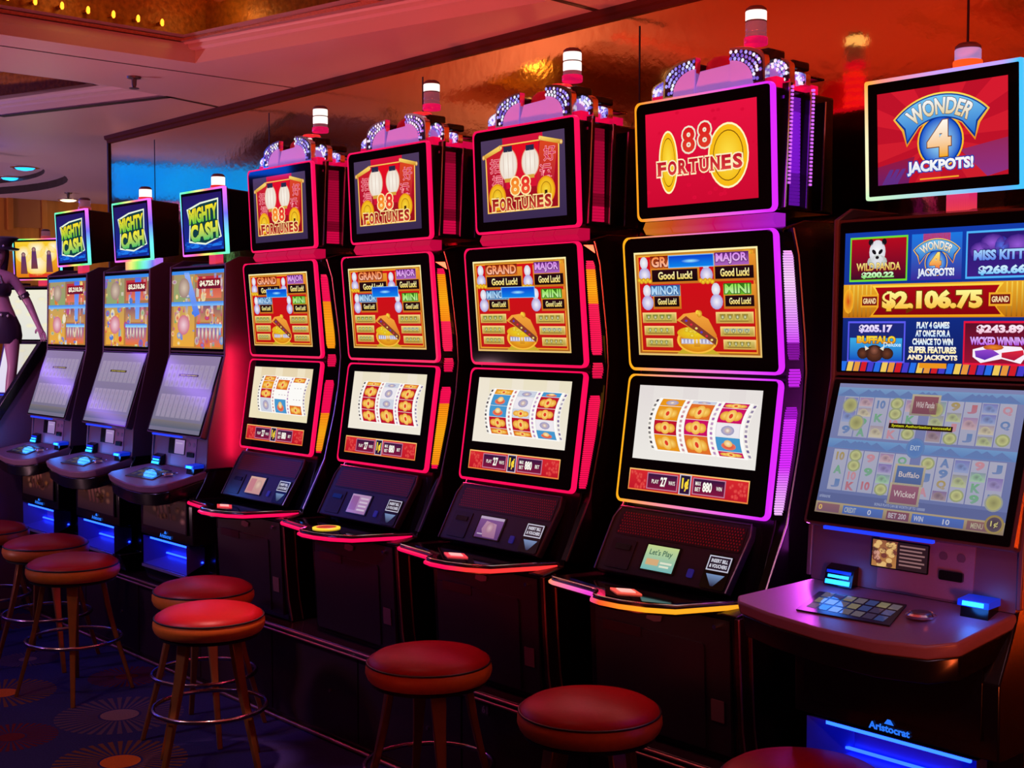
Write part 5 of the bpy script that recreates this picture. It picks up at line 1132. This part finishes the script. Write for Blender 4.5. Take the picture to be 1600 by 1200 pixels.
def coffer(c0, c1, c2, z1, z2, z3):
    a = [S(p, Z) for p in c0]; b = [(x, y, z1) for x, y, _ in a]; band(a, b, CEIL)
    c = [S(p, z2 - .02) for p in c1]
    def mid(t, dz): return [tuple(Vector(b[i]).lerp(Vector(c[i]), t) + Vector((0, 0, dz))) for i in range(len(b))]
    q = [b, mid(.10, .03), mid(.16, .03), mid(.18, .0), mid(.55, -.005), mid(.60, .012), mid(.78, .012), mid(.82, -.002), c]
    for i_ in range(len(q) - 1): band(q[i_], q[i_ + 1], BEAD if i_ == 5 else CEIL); d = [S(p, z2) for p in c2]; band(c, d, CEIL)
    m1 = [tuple(Vector(c[i]).lerp(Vector(d[i]), .35) - Vector((0, 0, .004))) for i in range(len(c))]; m2 = [tuple(Vector(c[i]).lerp(Vector(d[i]), .7) - Vector((0, 0, .004))) for i in range(len(c))]; band(m1, m2, BEAD)
    cx = sum(p[0] for p in d) / len(d); cy = sum(p[1] for p in d) / len(d)
    e = [(cx + (p[0] - cx) * 1.22, cy + (p[1] - cy) * 1.06, z2 + .004) for p in d]; band(d, e, GOLDC); f = [(p[0], p[1], z3) for p in e]; band(e, f, GOLDC)
    mb.add(f, [tuple(t) for t in tessellate_polygon([[Vector(p) for p in f]])], GOLDC)
    for ly in (max(p[1] for p in f) - .25, max(p[1] for p in f) - .75, 0.5):
        l = bpy.data.lights.new('coffer_lamp', 'POINT'); l.energy = 0.4; l.color = (1.0, 0.55, 0.15); l.shadow_soft_size = 0.03
        lo = bpy.data.objects.new('coffer_lamp', l); COL.objects.link(lo); lo.location = (min(p[0] for p in f) + .25, ly, z2 + .10)
    ys = [p[1] for p in f]; xs = [p[0] for p in f]
    for k in range(int((max(ys) - min(ys)) / .16)):
        y = min(ys) + .08 + .16 * k; mb.box(min(xs) + .15, max(xs) - .15, y, y + .03, z3 - .03, z3 - .005, BEAD)
coffer(cA0, cA1, cA2, 2.745, 2.80, 2.98); coffer(cB0, cB1, cB2, 2.74, 2.79, 2.95)
coffer(cC0, [(-2.4, -2.5), (-2.4, 2.32), (-1.08, 2.32), (-1.08, -2.5)], cC2, 2.735, 2.75, 2.95)
# flat dark strips along beams and soffit, painting the shade of the gaps
def groove(p, q, w_=.02, z=2.699):
    a, b = Vector(S(p, 2.70)), Vector(S(q, 2.70)); t = (b - a).normalized(); s = Vector((-t.y, t.x, 0)) * w_ / 2
    mb.add([tuple(a - s + Vector((0, 0, z - 2.7))), tuple(b - s + Vector((0, 0, z - 2.7))), tuple(b + s + Vector((0, 0, z - 2.7))), tuple(a + s + Vector((0, 0, z - 2.7)))], [(0, 1, 2, 3)], GROOVE)
groove((-5.263, 1.0), (-5.27, 3.40), .012); groove((-5.88, 2.99), (-7.05, 2.585), .05); groove((-5.889, 2.978), (-6.02, 3.395), .03)
groove((-3.24, 3.02), (-3.26, 3.36), .03)
# raised round recess at the far left
hd = [(x, y, Z) for x, y in hole_d]; up1 = [(x, y, 2.76) for x, y in hole_d]; band(hd, up1, GROOVE)
in1 = [(disc_c[0] + (x - disc_c[0]) * .86, disc_c[1] + (y - disc_c[1]) * .86, 2.765) for x, y in hole_d]; band(up1, in1, CEIL)
up2 = [(x, y, 2.80) for x, y, _ in in1]; band(in1, up2, GROOVE); mb.add(up2, [tuple(range(48))], CEIL)
tag(mb.build('ceiling', smooth=0), kind='structure')
# blue lit fascia hanging at the end of the aisle (seen in the mirrored wall)
mb = MB(); mb.prism([(-8.40, 2.80, 2.44), (-8.34, 2.80, 2.44), (-8.34, 2.80, 2.699), (-8.40, 2.80, 2.699)], [(-7.66, 0.95, 2.44), (-7.60, 0.95, 2.44), (-7.60, 0.95, 2.699), (-7.66, 0.95, 2.699)], BLK); fz = mb.build('light_fascia')
tag(fz, 'blue lit ceiling fascia, showing as the blue band reflected in the mirrored wall', 'light')
def fascia_mat():
    m, N, L, b = nodes('blue_fascia_glow')
    tc = N.new('ShaderNodeTexCoord'); t = N.new('ShaderNodeTexNoise'); t.inputs['Scale'].default_value = 3; t.inputs['Detail'].default_value = 4
    r = N.new('ShaderNodeMix'); r.data_type = 'RGBA'; r.inputs['A'].default_value = (0.0, 0.05, 0.75, 1); r.inputs['B'].default_value = (0.0, 0.13, 1.0, 1)
    L.new(tc.outputs['Object'], t.inputs['Vector']); L.new(t.outputs['Fac'], r.inputs['Factor']); L.new(r.outputs['Result'], b.inputs['Emission Color']); b.inputs['Emission Strength'].default_value = 6.5; b.inputs['Base Color'].default_value = (0, .02, .08, 1); return m
mb = MB(); mb.prism([(-8.338, 2.78, 2.455), (-8.330, 2.78, 2.455), (-8.330, 2.78, 2.69), (-8.338, 2.78, 2.69)], [(-7.606, 0.97, 2.455), (-7.598, 0.97, 2.455), (-7.598, 0.97, 2.69), (-7.606, 0.97, 2.69)], fascia_mat()); mb.build('lit_face', fz)

RIB = pm('violet_light_glow', C(150, 110, 255), .3, emit=C(150, 95, 255), es=6.0)
for x, lab in ((-10.2, 'violet light panel under the far ceiling, reflected in the slanted grey screens'), (-13.2, 'violet light panel farthest down the aisle, reflected in the leftmost slanted screens')):
    t = thing('violet_ceiling_light', lab, 'light', (x, 0.45, 2.69)); mb = MB(); mb.box(x - .30, x + .30, -.55, 1.45, 2.655, 2.69, GUN); mb.build('housing', t)
    mb = MB(); mb.box(x - .27, x + .27, -.52, 1.42, 2.648, 2.655, RIB); mb.build('diffuser', t)
# ---- ceiling fittings
LAMPG = pm('cove_lamp_glow', C(255, 190, 60), .3, emit=C(255, 165, 40), es=2.5)
def put(name, label, cat, group, x, y, z, mat, prof, n=14):
    mb = MB(); mb.lathe(prof, x, y, z, mat, n); return tag(mb.build(name), label, cat, group)
for k in range(7):
    y = 1.86 + .106 * k
    mb = MB(); mb.lathe([(.004, -.016), (.007, -.010), (.007, .006), (.003, .013)], -4.975, y, 2.85, LAMPG, 10); mb.box(-5.02, -4.985, y - .006, y + .006, 2.842, 2.852, GOLDM)
    tag(mb.build('cove_lamp'), 'small glowing gold lamp inside the ceiling coffer at the upper left', 'lamp', 'cove lamps in the gold coffer')
for x, y, lab in ((-5.42, 2.58, 'sprinkler on the mauve ceiling beam at the upper left'), (-10.55, 4.42, 'small sprinkler below the round ceiling recess at the far left')):
    t = thing('ceiling_sprinkler', lab, 'sprinkler', (x, y, 2.70)); mb = MB(); mb.lathe([(.032, 0), (.03, -.008), (.012, -.012), (.011, -.035), (.006, -.05)], x, y, 2.70, GUN, 14); mb.build('body', t)
    mb = MB(); mb.lathe([(.022, -.05), (.022, -.053)], x, y, 2.70, GUN, 12); mb.build('deflector', t)
BLUL = pm('blue_downlight', C(40, 160, 255), .3, emit=C(30, 170, 255), es=2.2)
for x, y, lab in ((-9.85, 3.79, 'blue downlight in the round ceiling recess, the right one'), (-10.60, 3.96, 'blue downlight in the round ceiling recess, the left one')):
    t = thing('downlight', lab, 'light', (x, y, 2.80)); mb = MB(); mb.lathe([(.11, 0), (.11, -.006), (.085, -.012), (.08, 0)], x, y, 2.80, CHR, 22); mb.build('trim_ring', t)
    mb = MB(); mb.lathe([(.08, -.003), (.06, -.02), (.02, -.028)], x, y, 2.80, BLUL, 22); mb.build('lens', t)
WRML = pm('warm_downlight', C(255, 235, 200), .3, emit=C(255, 225, 180), es=2.5)
t = thing('downlight', 'small warm white downlight by the wooden wall at the far left', 'light', (-11.1, 4.65, 2.70)); mb = MB(); mb.lathe([(.09, 0), (.09, -.008), (.07, -.01)], -11.1, 4.65, 2.70, CHR, 20); mb.build('trim_ring', t); mb = MB(); mb.lathe([(.07, -.01), (.05, -.02), (.02, -.024)], -11.1, 4.65, 2.70, WRML, 20); mb.build('lens', t)

# ================================================================== dancer figure on a pedestal at the left edge
SKIN = pm('figure_skin', C(186, 132, 168), 0.38)
CLOTH = pm('figure_cloth', C(52, 36, 66), 0.4)
HAIR = pm('figure_hair', C(58, 26, 70), 0.5)
RHIN = pm('rhinestone', C(240, 235, 250), 0.08, 0.3)
FX, FY, FZ, FS, FA = -7.725, 2.79, 1.06, 0.587, math.radians(62)
def fl(p):
    x, y, z = [c * FS for c in p]; return (FX + x * math.cos(FA) - y * math.sin(FA), FY + x * math.sin(FA) + y * math.cos(FA), FZ + z)
def figure():
    J = {}; E = []; R = []; V = []
    def j(n, p, r, par=None):
        J[n] = len(V); V.append(fl(p)); R.append(r * FS)
        if par: E.append((J[par], J[n]))
    j('pelvis', (.05, 0, .95), .135); j('waist', (.03, 0, 1.10), .105, 'pelvis'); j('chest', (.0, -.01, 1.28), .135, 'waist'); j('upper', (-.01, 0, 1.39), .105, 'chest'); j('neck', (-.01, 0, 1.48), .052, 'upper')
    j('skull', (.01, -.01, 1.565), .078, 'neck'); j('head', (.02, -.02, 1.64), .092, 'skull'); j('crown', (.025, -.01, 1.71), .07, 'head')
    for s, sh, el, wr in ((1, (.16, 0, 1.385), (.30, .03, 1.13), (.40, -.03, .90)), (-1, (-.175, 0, 1.385), (-.36, -.05, 1.20), (-.25, -.22, 1.32))):
        a = 'r' if s > 0 else 'l'
        j(a + 'sh', sh, .058, 'upper'); j(a + 'el', el, .042, a + 'sh'); j(a + 'wr', wr, .028, a + 'el')
        d = (Vector(wr) - Vector(el)).normalized(); sd = d.cross(Vector((0, 1, 0))).normalized(); pm_ = Vector(wr) + d * .05
        j(a + 'palm', tuple(pm_), .030, a + 'wr')
        for q, ln in ((-.026, .062), (-.009, .074), (.009, .07), (.025, .055)):
            k1 = pm_ + d * .045 + sd * q; k2 = k1 + d * ln * .5 + Vector((0, -.012, -.006)); k3 = k2 + d * ln * .4 + Vector((0, -.022, -.012))
            n = a + 'f%d' % int(q * 1000); j(n + 'a', tuple(k1), .0095, a + 'palm'); j(n + 'b', tuple(k2), .0085, n + 'a'); j(n + 'c', tuple(k3), .007, n + 'b')
        t1 = Vector(wr) + d * .03 + sd * (-.042); t2 = t1 + d * .035 + sd * (-.016); j(a + 't1', tuple(t1), .011, a + 'palm'); j(a + 't2', tuple(t2), .009, a + 't1')
    for s, hp, kn, an, to in ((1, (.135, 0, .88), (.15, -.07, .50), (.08, .01, .09), (.09, -.16, .03)), (-1, (-.045, 0, .88), (-.07, -.02, .49), (-.08, .03, .09), (-.09, -.14, .03))):
        a = 'R' if s > 0 else 'L'; j(a + 'hip', hp, .098, 'pelvis'); mid = [(hp[i] + kn[i]) / 2 for i in range(3)]; j(a + 'th', tuple(mid), .080, a + 'hip'); j(a + 'kn', kn, .052, a + 'th')
        cf = [kn[i] * .65 + an[i] * .35 for i in range(3)]; cf[1] += .02; j(a + 'cf', tuple(cf), .054, a + 'kn'); j(a + 'an', an, .032, a + 'cf'); j(a + 'he', (an[0], an[1] + .01, .04), .034, a + 'an'); j(a + 'to', to, .026, a + 'he')
    root = thing('dancer_figure', 'purple-lit dancer figure in dark two-piece, shorts and dark hat at the left edge', 'figure', (FX, FY, FZ))
    me = bpy.data.meshes.new('body'); me.from_pydata([tuple(Vector(p) - Vector((FX, FY, FZ))) for p in V], E, []); me.materials.append(SKIN)
    o = bpy.data.objects.new('body', me); COL.objects.link(o); o.parent = root
    m = o.modifiers.new('skin', 'SKIN'); m.use_smooth_shade = True
    for i, r in enumerate(R): me.skin_vertices[0].data[i].radius = (r, r)
    me.skin_vertices[0].data[0].use_root = True
    sub = o.modifiers.new('sub', 'SUBSURF'); sub.levels = 2; sub.render_levels = 2
    def shell(name, rows, mat, n=20, parent=root):
        mb = MB(); VV = []
        for cx, cy, rx, ry, z in rows:
            for k in range(n):
                t = 2 * math.pi * k / n; VV.append(fl((cx + rx * math.cos(t), cy + ry * math.sin(t), z)))
        F = [(i * n + k, i * n + (k + 1) % n, (i + 1) * n + (k + 1) % n, (i + 1) * n + k) for i in range(len(rows) - 1) for k in range(n)] + [tuple(range(n))[::-1], tuple(range((len(rows) - 1) * n, len(rows) * n))]
        mb.add(VV, F, mat); return mb.build(name, parent, smooth=60)
    shell('bikini_top', [(.0, -.01, .13, .125, 1.20), (.0, -.025, .148, .150, 1.24), (.0, -.03, .150, .158, 1.28), (0, -.02, .138, .135, 1.325)], CLOTH)
    shell('shorts', [(.05, 0, .178, .12, .72), (.05, 0, .19, .14, .80), (.05, 0, .178, .145, .90), (.045, 0, .145, .13, .99), (.04, 0, .12, .115, 1.04)], CLOTH)
    h = shell('hat', [(.03, 0, .19, .19, 1.665), (.03, 0, .20, .20, 1.68), (.03, .0, .115, .12, 1.70), (.045, .01, .12, .12, 1.74), (.075, .02, .15, .14, 1.785), (.08, .02, .12, .11, 1.80)], CLOTH)
    shell('hair', [(.0, .06, .05, .035, 1.25), (.0, .055, .085, .055, 1.38), (.01, .045, .10, .075, 1.52), (.02, .025, .105, .092, 1.62), (.025, .02, .095, .09, 1.70)], HAIR)
    for (x, y, z) in ((.09, -.12, 1.70), (.26, -.03, 1.20), (.06, -.145, 1.01), (.12, -.13, 1.0)):
        mb = MB(); c = fl((x, y, z)); mb.lathe([(.002, -.008), (.008, 0), (.002, .008)], *c, RHIN, 8); mb.build('rhinestone', h if z > 1.6 else root)
    mb = MB(); a_, b_ = Vector((.16, 0, 1.385)), Vector((.30, .03, 1.13)); mb.tube([fl(a_.lerp(b_, .62)), fl(a_.lerp(b_, .78))], .055 * FS, CLOTH, 12); mb.build('armband', root)
    mb = MB(); mb.tube([fl((-.08, -.12, 1.30)), fl((-.05, -.09, 1.40)), fl((-.03, .03, 1.46)), fl((.03, .03, 1.46)), fl((.05, -.09, 1.40)), fl((.08, -.12, 1.30))], .006, CLOTH, 6); mb.build('neck_strap', root)
    # face
    for s in (-1, 1):
        mb = MB(); c = fl((.02 + s * .032, -.105, 1.635)); mb.lathe([(.002, -.004), (.006, 0), (.002, .004)], *c, CLOTH, 8); mb.build('eye', root)
    mb = MB(); c = fl((.02, -.112, 1.60)); mb.lathe([(.002, -.01), (.007, -.004), (.002, .012)], *c, SKIN, 8); mb.build('nose', root)
    mb = MB(); mb.tube([fl((-.005, -.102, 1.572)), fl((.02, -.110, 1.570)), fl((.045, -.102, 1.572))], .004, pm('lips', C(150, 30, 70), .4), 6); mb.build('mouth', root)
figure()
t = thing('pedestal', 'mauve pedestal under the dancer figure behind the slanted end panel', 'pedestal', (FX, FY, 0)); mb = MB(); mb.box(FX - .17, FX + .17, FY - .2, FY + .2, 0, 1.03, MAUVE); mb.build('column', t, bevel=.005); mb = MB(); mb.box(FX - .19, FX + .19, FY - .22, FY + .22, 1.03, 1.058, BLK); mb.build('top_plate', t, bevel=.004)
mb = MB(); c, s = math.cos(math.radians(30)), math.sin(math.radians(30))
mb.prismz([(-9.24 + c * a - s * b, 3.70 + s * a + c * b) for a, b in ((-.33, -.30), (.33, -.30), (.33, .25), (-.33, .25))], 0, 0.40, LAM); pb = mb.build('machine_base', bevel=.004); tag(pb, 'dark plinth under the slot machine behind the dancer figure', 'plinth')
